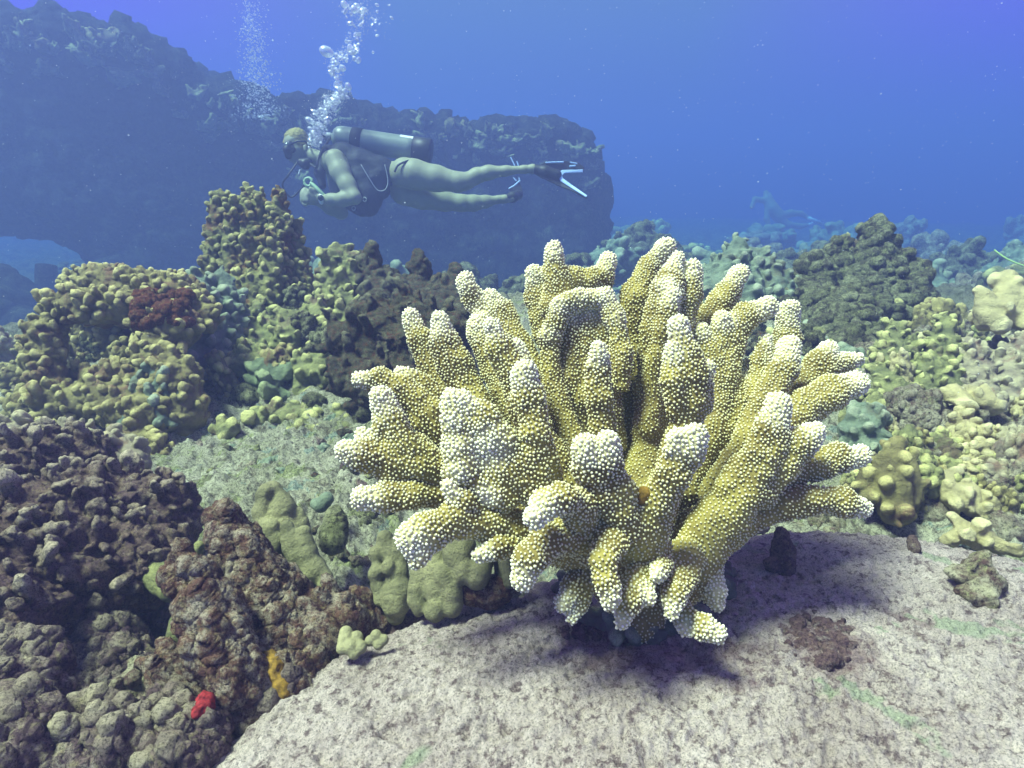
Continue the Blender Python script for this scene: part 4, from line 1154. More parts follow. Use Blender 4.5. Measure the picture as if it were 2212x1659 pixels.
# low coral crust round the foot of the antler coral
pts_ = []
fo_ = np.random.default_rng(91)
for (x, y, r_) in [(1222, 1285, 20), (1240, 1318, 19), (1268, 1345, 20), (1300, 1362, 21), (1335, 1372, 20), (1372, 1378, 22), (1408, 1378, 22), (1440, 1370, 20), (1470, 1362, 20), (1560, 1250, 20), (1566, 1285, 21), (1545, 1318, 20), (1515, 1340, 20), (1410, 1350, 26), (1370, 1350, 26), (1330, 1340, 24), (1450, 1340, 24)]:
    d = surf(BOULDER, x, y)
    pts_.append([(x, y - r_ * .5, d + .002, r_), (x + fo_.normal() * 4, y - r_ * .5 - 10, d + .004, r_ * .85)])
colony('lobe_coral', 'grey green lobed coral crust around the foot of the antler coral', 'coral', pts_,
       lobe_mat('grey_green_crust', (0.20, 0.23, 0.15), (0.10, 0.11, 0.08), (0.34, 0.37, 0.24), (0.14, 0.06, 0.07), 0.8, rustlo=0.5), .0018, .006,
       [K(sp=.012, r=.0058, len=.005, bias=.4, k=.002, warp=.6)], [(.002, 90, 3, True)], seed=92)

# purple algae tufts on the boulder, some shade put into their dark colour
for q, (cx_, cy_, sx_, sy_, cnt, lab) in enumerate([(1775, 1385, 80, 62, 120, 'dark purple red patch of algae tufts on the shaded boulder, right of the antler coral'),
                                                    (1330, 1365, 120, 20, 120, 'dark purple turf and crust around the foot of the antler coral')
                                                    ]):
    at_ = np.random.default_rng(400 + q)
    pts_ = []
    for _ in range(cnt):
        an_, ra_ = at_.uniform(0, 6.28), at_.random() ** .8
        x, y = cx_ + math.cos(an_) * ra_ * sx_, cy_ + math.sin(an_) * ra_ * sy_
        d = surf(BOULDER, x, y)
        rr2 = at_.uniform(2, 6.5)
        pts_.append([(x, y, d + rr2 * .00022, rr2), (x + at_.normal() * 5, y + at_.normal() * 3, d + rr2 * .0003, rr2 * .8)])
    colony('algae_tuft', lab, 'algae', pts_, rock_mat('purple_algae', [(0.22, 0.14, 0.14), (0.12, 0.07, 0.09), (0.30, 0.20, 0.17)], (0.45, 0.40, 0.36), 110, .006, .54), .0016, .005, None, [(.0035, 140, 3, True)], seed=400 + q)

# small coral heads filling the banks: shapes copied
heads = []
HM = ['lobe_green', 'lobe_mauve', 'lobe_cream', 'mauve_rock', 'olive_rock', 'lobe_yellow', 'lobe_green', 'dead_coral']
for q in range(8):
    rq = np.random.default_rng(300 + q)
    ex = []
    for _ in range(4):
        a_ = rq.normal(size=2) * .018
        ex.append((np.array([a_[0], a_[1], -.02]), np.array([a_[0] * 1.2, a_[1] * 1.2, .012 + .016 * rq.random()]), .016, .013))
    heads.append(colony('coral_head', 'small knobbly coral head filling the reef bank', 'coral', [], M[HM[q]], .0022, .008,
                        [K(sp=.0112, r=.0052, len=.0065, bias=.5, k=.002)], [(.0035, 60, 3, True), (.0018, 170, 2, True)], group='small knobbly coral heads packed over the reef banks', seed=300 + q, extra=ex))
HL = ['yellow green', 'buff mauve', 'pale cream', 'grey mauve', 'dark olive', 'mustard', 'light green', 'brown dead']
AREA = {1850: 'bank right of the antler coral', 1560: 'dip left of the craggy peak', 680: 'gap around the spiky thicket', 360: 'bank under the tall tower', 0: 'left edge of the reef'}
hs_ = np.random.default_rng(77)
hfirst = set()
for x0, y0, x1, y1, cnt, ks_ in [(1850, 690, 2230, 1130, 105, (0, 1, 2, 3, 5, 6)), (1560, 640, 1900, 860, 40, (4, 6, 7, 0)), (680, 640, 1080, 860, 30, (4, 7, 0)), (360, 640, 700, 860, 34, (0, 5, 6, 4)), (0, 780, 330, 1040, 30, (1, 5, 4)), (0, 1340, 420, 1640, 14, (3, 4))]:
    for _ in range(cnt):
        x, y = hs_.uniform(x0, x1), hs_.uniform(y0, y1)
        d = gd(x, y)
        if d > 3.2: continue
        p = P(x, y, d)
        if -.3 < p[0] < .95 and p[1] < .8: continue
        q = int(hs_.choice(ks_))
        if q in hfirst:
            o = heads[q].copy(); COL.objects.link(o)
        else:
            o = heads[q]; hfirst.add(q)
        tag(o, 'small %s knobbly coral head in the %s' % (HL[q], AREA[x0]))
        s_ = hs_.uniform(.55, 1.25) * (.55 + .4 * d)
        o.location = (p[0], p[1], ground_z(p[0], p[1]) - .022 * s_)
        o.rotation_euler = (hs_.normal() * .25, hs_.normal() * .25, hs_.uniform(0, 6.28))
        o.scale = (s_, s_ * hs_.uniform(.8, 1.2), s_ * hs_.uniform(.8, 1.5))
for q in range(8):
    if q not in hfirst: bpy.data.objects.remove(heads[q])

# scattered rubble on the pale slope: six shapes, copied
shapes = []
for q in range(6):
    rq = np.random.default_rng(200 + q)
    ex = [(np.array([0, 0, 0.0]), np.array([rq.normal() * .006, rq.normal() * .006, .006]), .011, .007),
          (np.array([rq.normal() * .009, rq.normal() * .009, 0]), np.array([rq.normal() * .009, rq.normal() * .009, .005]), .008, .006)]
    s_ = colony('rubble_stone', 'small crusted rubble stone lying on the silted slope', 'stone', [], [M['olive_rock'], M['mauve_rock'], M['lobe_green'], M['grey_rock'], M['dead_coral'], M['lobe_teal']][q],
                .0016, .005, [K(sp=.010, r=.003, len=.003, bias=.3, k=.003)], [(.003, 90, 3, True)], group='rubble stones strewn over the reef slope', seed=200 + q, extra=ex)
    shapes.append(s_)
ar = [(430, 880, 860, 1060, 90), (640, 1060, 860, 1260, 45), (1600, 760, 1860, 900, 26), (1850, 880, 2200, 1120, 30), (700, 620, 1100, 800, 20), (0, 820, 100, 900, 5)]
rs = np.random.default_rng(55)
first = set()
for x0, y0, x1, y1, cnt in ar:
    for _ in range(cnt):
        x, y = rs.uniform(x0, x1), rs.uniform(y0, y1)
        d = 0.5
        for _s in range(90):                          # walk along the view ray until it meets the seabed
            p = P(x, y, d)
            if p[2] < ground_z(p[0], p[1]): break
            d *= 1.03
        if d > 2.6: continue
        q = int(rs.integers(6))
        if q in first:
            o = shapes[q].copy(); COL.objects.link(o)
        else:
            o = shapes[q]; first.add(q)
        tag(o, '%s crusted rubble stone lying %s' % (['olive', 'grey mauve', 'green', 'brown', 'dark', 'teal'][q], {430: 'on the silted slope by the low mound', 640: 'on the silted slope by the olive fingers', 1600: 'below the craggy peak', 1850: 'in the bank right of the antler coral', 700: 'behind the spiky thicket', 0: 'on the sand at the left edge'}[x0]))
        s_ = (.22 + .8 * rs.random() ** 2) * (0.8 + 0.25 * d)
        o.location = (p[0], p[1], ground_z(p[0], p[1]) - .002)
        o.rotation_euler = (rs.normal() * .4, rs.normal() * .4, rs.uniform(0, 6.28))
        o.scale = (s_, s_ * rs.uniform(.7, 1.2), s_ * rs.uniform(.6, 1.1))

# ------------------------------------------------------------------ the far reef wall with its undercut, and what stands below it
wall = []
top = [(-260, 0, 6.0), (-120, 10, 6.0), (0, 30, 6.0), (50, 45, 6.0), (110, 85, 6.1), (160, 60, 6.1), (215, 85, 6.2), (290, 85, 6.3), (350, 120, 6.4), (400, 165, 6.5), (450, 200, 6.6), (520, 205, 6.7), (570, 230, 6.8),
       (640, 235, 6.9), (700, 225, 7.0), (760, 245, 7.0), (830, 255, 7.1), (900, 265, 7.1), (980, 275, 7.2), (1060, 275, 7.2), (1140, 272, 7.3), (1205, 285, 7.3), (1228, 320, 7.4)]
for x, y, d in top:
    r_ = 46
    yb = 440 if x < 120 else (470 if x < 230 else 660)
    pts = [(x, y + r_, d, r_)]
    yy = y + r_ + 70
    while yy < yb:
        pts.append((x, yy, d + .3, 62)); yy += 80
    wall.append(pts)
    if x < 1120: wall.append([(x, y + 120, d + .9, 100), (x, min(yb - 60, 480), d + 1.0, 100)])
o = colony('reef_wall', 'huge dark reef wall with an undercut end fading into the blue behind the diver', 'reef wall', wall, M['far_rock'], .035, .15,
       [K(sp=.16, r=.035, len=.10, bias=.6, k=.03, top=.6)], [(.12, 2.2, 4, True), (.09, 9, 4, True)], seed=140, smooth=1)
WALL = o
ws = np.random.default_rng(5)
wb_first = None
for _ in range(150):
    x = ws.uniform(0, 1285)
    yt = np.interp(x, [t[0] for t in top], [t[1] for t in top])
    y = yt + 4 + abs(ws.normal()) * 55
    if y > 520: continue
    d = surf(WALL, x, y)
    if d < 1: continue
    p = P(x, y, d)
    e_ = [(np.zeros(3), np.array([ws.normal() * .05, 0, .07]), .05, .03), (np.array([.05, 0, 0]), np.array([.09, ws.normal() * .03, .06]), .035, .02), (np.array([-.05, 0, 0]), np.array([-.09, .02, .05 + .03 * ws.random()]), .035, .02)]
    if wb_first is None or ws.random() < .05:
        wb_first = o = colony('wall_coral', 'small pale coral bush growing on the brow of the reef wall', 'coral', [], M[['lobe_green', 'olive_rock', 'lobe_yellow'][int(ws.integers(3))]], .012, .02,
                              [K(sp=.06, r=.016, len=.05, bias=.4, k=.01, top=.6)], None, group='coral bushes along the brow of the reef wall', seed=int(ws.integers(1000)), extra=e_)
    else:
        o = wb_first.copy(); COL.objects.link(o)
    s_ = ws.uniform(.5, 1.5)
    o.location = tuple(p - np.array([0, 0, .06 * s_]))
    o.rotation_euler = (0, 0, ws.uniform(0, 6.28))
    o.scale = (s_ * ws.uniform(.7, 1.4), s_, s_ * ws.uniform(.6, 1.2))
colony('fallen_boulder', 'dim rounded boulder in the shade under the reef wall at the left edge', 'boulder',
       [[(-40, 640, 5.2, 70), (10, 690, 5.0, 70)], [(60, 720, 4.8, 40)]], M['far_rock'], .035, .1, None, [(.10, 2.5, 4, True)], seed=141)
V, F = tube([P(100, y, 5.5) for y in (572, 590, 640, 700, 760)], [.085, .09, .088, .086, .09], 10)
V = V + normals(V, F[0])[:, :] * 0.0
o = mesh_obj('mooring_post', V, F, M['far_rock'], {'tip': np.zeros(len(V))})
bm_ = o.modifiers.new('edge', 'BEVEL'); bm_.width = .012; bm_.segments = 2
tag(o, 'dim upright post standing in the pale gap under the reef wall', 'post')
fs = np.random.default_rng(9)
FAR = [(1330, 540, 4.6, 34), (1385, 505, 5.4, 38), (1450, 545, 4.4, 34), (1520, 560, 4.0, 26), (1700, 560, 4.4, 30), (1780, 540, 5.0, 26), (2000, 600, 3.6, 40), (2080, 560, 4.6, 44), (2150, 610, 3.2, 40), (2200, 560, 4.2, 46), (1240, 590, 4.2, 40), (1000, 600, 3.8, 46), (860, 600, 3.6, 40), (1130, 620, 3.4, 40), (300, 620, 3.6, 40), (40, 780, 2.3, 44), (10, 830, 2.0, 36)]
FL = ['faint coral head right of the reef wall foot', 'faint bushy coral head beyond the tallest antler tips', 'dim coral head between the two tallest antler tips and the teal mound', 'dim low coral head left of the teal mound',
      'faint coral head between the teal mound and the craggy peak', 'faint coral head left of the craggy peak top', 'dim coral head right of the craggy peak', 'faint coral head on the far slope right of the craggy peak',
      'dim coral head behind the pale buff coral head', 'faint coral head at the far right on the slope', 'dim coral head at the wall foot behind the left antler tips', 'dim coral head under the diver hips', 'dim coral head under the diver chest',
      'dim teal coral head behind the left antler shoulder', 'dim coral head behind the left ledge', 'dim knobbly coral head at the left edge below the post', 'dim low coral at the left edge above the sand']
for q, ((x, y, d, r_), lab) in enumerate(zip(FAR, FL)):
    colony('coral_head', lab, 'coral', [[(x, y, d, r_ * .6), (x + 6, y + r_, d, r_ * 1.1)], [(x - r_, y + r_ * .8, d + .1, r_ * .7), (x + r_, y + r_ * .9, d, r_ * .7)]],
           M['lobe_teal'] if q % 3 == 0 else M['olive_rock'], .0028 * d + .002, .03, [K(sp=.02 * d, r=.0075 * d, len=.009 * d, bias=.5, k=.01)], [(.006 * d, 14, 3, True)], seed=150 + q)
fh = np.random.default_rng(66)
fsrc = []
for q in range(4):
    ex = [(np.array([fh.normal() * .08, fh.normal() * .08, -.05]), np.array([fh.normal() * .1, fh.normal() * .1, .10 + .08 * fh.random()]), .10, .05) for _ in range(5)]
    fsrc.append(colony('reef_knoll', 'dim rugged coral knoll on the seabed fading into the blue', 'coral', [], M[['olive_rock', 'lobe_teal', 'mauve_rock', 'lobe_green'][q]], .010, .03,
                       [K(sp=.07, r=.025, len=.04, bias=.5, k=.012)], [(.03, 9, 3, True)], group='dim coral knolls dotted over the far seabed', seed=500 + q, extra=ex))
for q in range(110):
    d = 3.0 * (4.2 ** fh.random())
    x = fh.uniform(1250, 2300) if fh.random() < .8 else fh.uniform(0, 1250)
    p = P(x, 600, d)
    o = fsrc[q] if q < 4 else fsrc[int(fh.integers(4))].copy()
    if q >= 4: COL.objects.link(o)
    s_ = fh.uniform(.6, 1.5) * (.6 + .09 * d)
    o.location = (p[0], p[1], ground_z(p[0], p[1]) - .02)
    o.rotation_euler = (0, 0, fh.uniform(0, 6.28))
    o.scale = (s_, s_ * fh.uniform(.8, 1.3), s_ * fh.uniform(.6, 1.2))
V, F = tube(spline([P(2148, 540, 2.6), P(2170, 556, 2.55), P(2195, 568, 2.5), (P(2230, 580, 2.45))], 6), .0035, 6)
tag(mesh_obj('rope', V, F, M['rope']), 'thin green line slanting down at the right edge above the reef', 'rope')

# ------------------------------------------------------------------ the diver
def cc(x, y, d):
    """diver coordinates measured on an enlarged crop"""
    return P(575.1 + x * .32, 221.2 + y * .32, d)


def cs(chains):
    out = []
    for c in chains:
        q = [(cc(x, y, d), r * .32 * d / FPX) for x, y, d, r in c]
        if len(q) == 1: q = q * 2
        for (a, ra), (b, rb) in zip(q[:-1], q[1:]): out.append((a, b, ra, rb))
    return out


def solid(name, chains, mat, vox, k, parent=None, rough=None, attrs=None):
    segs = cs(chains)
    lo, shape = bounds(segs, 6 * vox, vox)
    V, F = to_mesh(seg_field(segs, lo, shape, vox, k), lo, vox)
    V = relax(V, F, 1)
    if rough: V = V + normals(V, F) * (rough[0] * fbm(V * rough[1], 3))[:, None]
    return mesh_obj(name, V, F, mat, None, parent)


diver = solid('person', [
    # head and face
    [(200, 275, 3.85, 74), (215, 320, 3.85, 62)], [(178, 335, 3.85, 48), (205, 385, 3.85, 34)], [(148, 330, 3.85, 13), (138, 348, 3.85, 11)], [(170, 300, 3.81, 16)], [(165, 372, 3.85, 20)],
    [(262, 300, 3.765, 14), (266, 320, 3.765, 12)], [(262, 300, 3.935, 14), (266, 320, 3.935, 12)],
    # neck, chest, waist, hips
    [(245, 330, 3.86, 44), (330, 370, 3.86, 44), (420, 400, 3.86, 70)],
    [(450, 400, 3.80, 78), (560, 440, 3.81, 84), (700, 470, 3.83, 74), (820, 480, 3.84, 72), (900, 480, 3.84, 84)],
    [(450, 420, 3.94, 76), (560, 460, 3.93, 84), (700, 490, 3.91, 74), (820, 510, 3.91, 74), (900, 530, 3.92, 88)],
    # near arm
    [(465, 385, 3.72, 68), (500, 470, 3.70, 66), (550, 560, 3.68, 56), (595, 640, 3.66, 44)], [(595, 645, 3.66, 43), (520, 655, 3.67, 44), (440, 655, 3.69, 37), (375, 648, 3.71, 27)],
    # near hand: palm, four fingers and thumb closed on the gauge
    [(355, 645, 3.715, 26), (310, 640, 3.72, 30), (285, 625, 3.72, 28)],
    [(285, 600, 3.70, 11), (262, 590, 3.70, 11), (256, 610, 3.69, 10), (276, 622, 3.68, 9)], [(280, 617, 3.70, 11), (252, 608, 3.70, 11), (246, 628, 3.69, 10), (270, 638, 3.68, 9)],
    [(280, 636, 3.70, 11), (254, 630, 3.70, 11), (250, 650, 3.69, 10), (274, 654, 3.68, 9)], [(284, 654, 3.70, 10), (264, 652, 3.70, 10), (262, 668, 3.69, 9), (282, 668, 3.68, 8)],
    [(330, 622, 3.70, 13), (318, 596, 3.69, 12), (300, 580, 3.68, 10)],
    # far arm and hand
    [(455, 420, 4.0, 66), (480, 560, 4.02, 54), (505, 745, 3.98, 42)], [(505, 745, 3.98, 42), (430, 715, 3.94, 40), (370, 685, 3.90, 28)], [(350, 670, 3.87, 28), (310, 655, 3.85, 30), (285, 650, 3.84, 24)],
    [(275, 668, 3.83, 11), (248, 664, 3.81, 10), (256, 684, 3.79, 9)], [(280, 684, 3.83, 11), (258, 682, 3.81, 10), (270, 696, 3.79, 9)], [(282, 650, 3.83, 11), (246, 640, 3.81, 10), (240, 656, 3.79, 9)],
    [(290, 636, 3.84, 11), (262, 622, 3.82, 10), (250, 630, 3.80, 9)], [(310, 640, 3.83, 12), (300, 610, 3.80, 11), (290, 590, 3.78, 10)],
    # near leg
    [(935, 474, 3.78, 98), (1000, 488, 3.77, 98), (1150, 514, 3.76, 84), (1300, 538, 3.75, 63), (1355, 532, 3.75, 52)], [(1355, 530, 3.75, 52), (1420, 495, 3.75, 50), (1500, 474, 3.74, 46), (1620, 462, 3.73, 31), (1740, 452, 3.72, 23), (1800, 448, 3.72, 26), (1870, 465, 3.72, 22)],
    # far leg
    [(930, 600, 3.94, 92), (1050, 635, 3.96, 82), (1200, 665, 3.98, 66), (1320, 680, 3.98, 54)], [(1320, 680, 3.98, 54), (1400, 680, 3.99, 52), (1480, 670, 4.0, 40), (1570, 655, 4.0, 23), (1610, 652, 4.0, 24), (1660, 650, 4.01, 20)],
], M['skin'], .0042, .022)
tag(diver, 'person in bikini and scuba gear swimming level above the reef, forearms folded', 'person')
# hair, mask, regulator, vest, string, watch, fins are worn
solid('hair', [[(215, 225, 3.85, 46), (170, 235, 3.85, 40), (135, 268, 3.85, 22)], [(210, 255, 3.85, 74), (232, 305, 3.86, 72)], [(250, 340, 3.87, 46), (290, 350, 3.87, 26)]], M['hair'], .005, .02, diver, (.006, 60))
mask = solid('diving_mask', [[(158, 285, 3.79, 26), (142, 320, 3.79, 26), (150, 360, 3.81, 24)], [(180, 320, 3.79, 20)], [(150, 285, 3.90, 20), (132, 315, 3.90, 20), (140, 350, 3.88, 18)], [(135, 310, 3.85, 24), (140, 340, 3.85, 20)]], M['rubber'], .004, .01, diver)
V, F = tube([cc(150, 290, 3.775), cc(138, 325, 3.775)], [.020, .020], 14)
mesh_obj('lens', *tube([cc(147, 300, 3.783), cc(145, 300, 3.772)], [.026, .024], 16), M['glass'], None, mask)
V, F = tube([cc(150, 290, 3.765), cc(210, 262, 3.752), cc(262, 262, 3.76), cc(290, 290, 3.82)], .006, 8)
mesh_obj('mask_strap', V, F, M['rubber'], None, mask)
vest = solid('buoyancy_vest', [
    [(425, 350, 3.84, 62), (520, 380, 3.82, 98), (640, 430, 3.82, 104), (760, 470, 3.83, 98), (830, 480, 3.84, 80)], [(430, 380, 3.93, 66), (560, 440, 3.93, 98), (700, 490, 3.93, 98), (820, 510, 3.93, 80)],
    [(640, 520, 3.80, 98), (690, 640, 3.80, 88), (700, 715, 3.80, 58)], [(640, 540, 3.92, 90), (700, 660, 3.92, 76), (690, 730, 3.9, 34)], [(760, 520, 3.80, 76), (790, 600, 3.80, 46)],
    [(370, 400, 3.82, 34), (360, 480, 3.80, 30), (380, 560, 3.80, 26)], [(560, 700, 3.82, 28), (640, 740, 3.82, 30)]], M['black'], .005, .03, diver, (.008, 14))
V, F = tube(spline([cc(640, 420, 3.66), cc(700, 520, 3.675), cc(750, 590, 3.695), cc(800, 590, 3.70), cc(822, 530, 3.70), cc(800, 420, 3.68)], 8), .0028, 6)
mesh_obj('cord', V, F, M['cord'], None, vest)
for (x, y) in ((590, 715), (665, 655)):
    a_ = [cc(x + 12 * math.cos(t), y + 14 * math.sin(t), 3.70) for t in np.linspace(0, 2 * math.pi, 14)[:-1]]
    V, F = tube(a_, .0035, 6, True)
    mesh_obj('ring', V, F, M['cord'], None, vest)
V, F = tube(spline([cc(866, 470, 3.68), cc(890, 425, 3.675), cc(940, 400, 3.69), cc(1000, 384, 3.74)], 6), .006, 8)
mesh_obj('bikini_side', V, F, M['black'], None, diver)
wt = solid('wrist_watch', [[(368, 622, 3.70, 14), (372, 650, 3.685, 20), (372, 676, 3.70, 14)]], M['white'], .0035, .01, diver)
mesh_obj('dial', *tube([cc(368, 644, 3.668), cc(366, 644, 3.655)], [.018, .017], 16), M['rubber'], None, wt)


def slab(name, outline, mat, thick, parent, depth=None):
    """a flat part with real thickness: outline of crop points (x, y, d) pushed back by thick"""
    f = np.array([cc(*p) for p in outline])
    nrm = np.cross(f[1] - f[0], f[2] - f[0]); nrm = -FWD
    b_ = f - nrm * thick
    nn = len(f)
    V = np.concatenate([f, b_])
    import bmesh
    bm = bmesh.new()
    vs = [bm.verts.new(v) for v in V]
    bm.faces.new(vs[:nn]); bm.faces.new(vs[nn:][::-1])
    for q in range(nn):
        bm.faces.new((vs[q], vs[nn + q], vs[nn + (q + 1) % nn], vs[(q + 1) % nn]))
    bmesh.ops.recalc_face_normals(bm, faces=bm.faces)
    bmesh.ops.triangulate(bm, faces=[fc for fc in bm.faces if len(fc.verts) > 4])
    bmesh.ops.bevel(bm, geom=[e for e in bm.edges if e.calc_face_angle(0) > .7], offset=min(.003, thick * .3), segments=1, affect='EDGES')
    bm.normal_update()
    c0 = V.mean(0)
    for v in bm.verts: v.co -= Vector(c0)
    me = bpy.data.meshes.new(name); bm.to_mesh(me); bm.free()
    me.materials.append(mat)
    o = bpy.data.objects.new(name, me); COL.objects.link(o)
    o.location = c0
    o.parent = parent
    o.matrix_parent_inverse = Matrix.Translation(-Vector(parent.location))
    return o


fin = solid('swim_fin', [[(1815, 450, 3.72, 32), (1880, 470, 3.72, 42), (1960, 490, 3.72, 36)]], M['rubber'], .0045, .012, diver)
slab('blade', [(1840, 425, 3.70), (1885, 400, 3.71), (2010, 394, 3.74), (2100, 400, 3.77), (2150, 440, 3.77), (2140, 470, 3.76), (2010, 474, 3.73), (1992, 492, 3.72), (2000, 515, 3.72), (2060, 560, 3.70),
               (2170, 632, 3.66), (2165, 650, 3.66), (2050, 590, 3.69), (1990, 570, 3.70), (1900, 525, 3.70), (1850, 500, 3.70)], M['rubber'], .014, fin)
slab('stripe', [(2138, 452, 3.755), (2138, 472, 3.755), (2015, 476, 3.715), (1997, 492, 3.708), (2004, 512, 3.705), (2065, 556, 3.69), (2168, 628, 3.645), (2160, 640, 3.645), (2050, 572, 3.69), (1985, 530, 3.705), (1972, 495, 3.708), (1980, 465, 3.71), (2000, 455, 3.715)], M['fin_blue'], .008, fin)
for st in ([(1885, 400), (2010, 396), (2010, 405), (1885, 410)], [(2050, 398), (2102, 408), (2102, 416), (2050, 406)], [(2046, 424), (2090, 420), (2090, 430), (2046, 434)], [(2050, 578), (2102, 612), (2098, 620), (2048, 590)]):
    slab('stripe', [(x, y, 3.695 + (x - 1885) * .0002) for x, y in st], M['fin_blue'], .012, fin)
fin2 = solid('swim_fin', [[(1620, 650, 4.0, 26), (1665, 640, 4.03, 36), (1700, 625, 4.08, 34)]], M['rubber'], .0045, .012, diver)
slab('blade', [(1640, 582, 4.10), (1705, 528, 4.16), (1720, 560, 4.16), (1735, 610, 4.12), (1725, 650, 4.08), (1660, 660, 4.04)], M['rubber'], .014, fin2)
for st in ([(1634, 578), (1672, 556), (1712, 520), (1718, 528), (1676, 566), (1638, 586)], [(1646, 368), (1653, 366), (1684, 430), (1676, 432)], [(1688, 396), (1695, 394), (1708, 428), (1700, 430)], [(1664, 508), (1670, 504), (1692, 526), (1686, 532)], [(1703, 505), (1709, 504), (1713, 520), (1706, 524)]):
    slab('stripe', [(x, y, 4.085) for x, y in st], M['fin_blue'], .012, fin2)

# tank
T0, T1 = cc(445, 232, 3.93), cc(1012, 318, 3.93)
ax = (T1 - T0) / np.linalg.norm(T1 - T0)
tank = empty('scuba_tank', T0, 'pale grey scuba tank with black boot strapped on the diver back', 'scuba tank')
Ltk = np.linalg.norm(T1 - T0)
rt = 78 * .32 * 3.93 / FPX
pr = [(0, .012), (.004, .35), (.03, .72), (.06, .9), (.10, .985), (.14, 1.0), (.5, 1.0), (.9, 1.0), (1.0, 1.0)]
V, F = tube([T0 + ax * Ltk * s for s, _ in pr], [rt * q for _, q in pr], 40)
mesh_obj('cylinder', V, F, M['tank'], None, tank)
V, F = tube([T1 - ax * .02, T1 - ax * .018, T1 + ax * .09, T1 + ax * .10], [rt * .98, rt * 1.06, rt * 1.06, rt * .96], 40)
mesh_obj('boot', V, F, M['rubber'], None, tank)
b0 = T0 + ax * Ltk * .24
V, F = tube([b0, b0 + ax * .002, b0 + ax * .068, b0 + ax * .07], [rt * 1.0, rt * 1.05, rt * 1.05, rt * 1.0], 40)
mesh_obj('band', V, F, M['black'], None, tank)
u_ = np.cross(ax, FWD); u_ /= np.linalg.norm(u_)
if u_[2] < 0: u_ = -u_
w_ = np.cross(ax, u_)
if w_ @ FWD > 0: w_ = -w_
LV, LF = [], []
for a_ in range(9):
    th = R(2 + a_ * 6.5)
    for s in (0.81, 0.985):
        LV.append(T0 + ax * Ltk * s + rt * 1.012 * (math.cos(th) * u_ + math.sin(th) * w_))
for a_ in range(8): LF.append((2 * a_, 2 * a_ + 1, 2 * a_ + 3, 2 * a_ + 2))
mesh_obj('sticker', np.array(LV), np.array(LF), M['white'], None, tank)
vl = mesh_obj('valve', *tube([T0 - ax * .06, T0 - ax * .02, T0 + ax * .01], [.02, .024, .02], 12), M['cord'], None, tank)
mesh_obj('knob', *tube([T0 - ax * .045 - w_ * .05, T0 - ax * .045 + w_ * .02], [.016, .016], 10), M['rubber'], None, vl)
reg = solid('regulator', [[(235, 405, 3.80, 26), (262, 415, 3.80, 36), (285, 400, 3.80, 26)]], M['rubber'], .004, .01)
tag(reg, 'black second stage regulator in the mouth of the diver with hoses', 'regulator')
V, F = tube(spline([cc(290, 410, 3.80), cc(340, 440, 3.74), cc(350, 380, 3.74), cc(400, 290, 3.82), cc(430, 240, 3.9)], 8), .008, 8)
mesh_obj('hose', V, F, M['rubber'], None, reg)
V, F = tube(spline([cc(215, 400, 3.80), cc(150, 490, 3.78), cc(110, 560, 3.8), cc(170, 640, 3.85), cc(260, 560, 3.84), cc(300, 560, 3.80)], 8), .006, 8)
mesh_obj('hose', V, F, M['rubber'], None, reg)
V, F = tube(spline([cc(232, 455, 3.76), cc(226, 470, 3.76), cc(220, 492, 3.76)], 3), .007, 8)
mesh_obj('clip', V, F, M['cord'], None, reg)
gr = empty('dive_gauge', cc(290, 545, 3.70), 'small green ringed dive gauge held up in the folded hands', 'gauge')
a_ = [cc(284 + 27 * math.cos(t), 538 + 28 * math.sin(t), 3.70) for t in np.linspace(0, 2 * math.pi, 20)[:-1]]
mesh_obj('ring', *tube(a_, .009, 8, True), M['green_brass'], None, gr)
mesh_obj('gauge_body', *tube(spline([cc(300, 545, 3.70), cc(325, 565, 3.695), cc(360, 600, 3.69), cc(400, 640, 3.70)], 5), .012, 10), M['green_brass'], None, gr)

# the second diver, far off
def dd(x, y, d=15.5): return (1548.4 + .14 * x, 371.6 + .14 * y, d)
fd = colony('person', 'faint far off diver kneeling low over the reef at right, facing left', 'person',
       [[(*dd(760, 320), 7), (*dd(770, 370), 8)], [(*dd(780, 420), 12), (*dd(850, 560), 17), (*dd(960, 680), 17)], [(*dd(740, 440), 8), (*dd(590, 420), 7), (*dd(540, 540), 6)],
        [(*dd(780, 600), 8), (*dd(770, 720), 7), (*dd(810, 840), 6)], [(*dd(960, 690), 13), (*dd(1130, 640), 10), (*dd(1300, 640), 7), (*dd(1400, 700), 5)], [(*dd(970, 720), 12), (*dd(1100, 820), 10), (*dd(1300, 840), 7), (*dd(1400, 820), 5)]],
       M['skin'], .018, .04, seed=170, scale=.8)
mesh_obj('fin', *tube([P(*dd(1390, 700)), P(*dd(1640, 800))], [.05, .03], 6), M['white'], None, fd)
mesh_obj('fin', *tube([P(*dd(1370, 830)), P(*dd(1480, 790))], [.05, .03], 6), M['white'], None, fd)
ft = mesh_obj('scuba_tank', *tube([P(*dd(765, 330)), P(*dd(785, 350)), P(*dd(870, 510)), P(*dd(880, 525))], [.04, .085, .085, .06], 14), M['tank'])
tag(ft, 'faint pale scuba tank on the back of the far off diver', 'scuba tank')

# ------------------------------------------------------------------ bubbles
def ico(sub):
    import bmesh
    bm = bmesh.new(); bmesh.ops.create_icosphere(bm, subdivisions=sub, radius=1)
    V = np.array([v.co[:] for v in bm.verts]); F = np.array([[v.index for v in f.verts] for f in bm.faces]); bm.free()
    return V, F


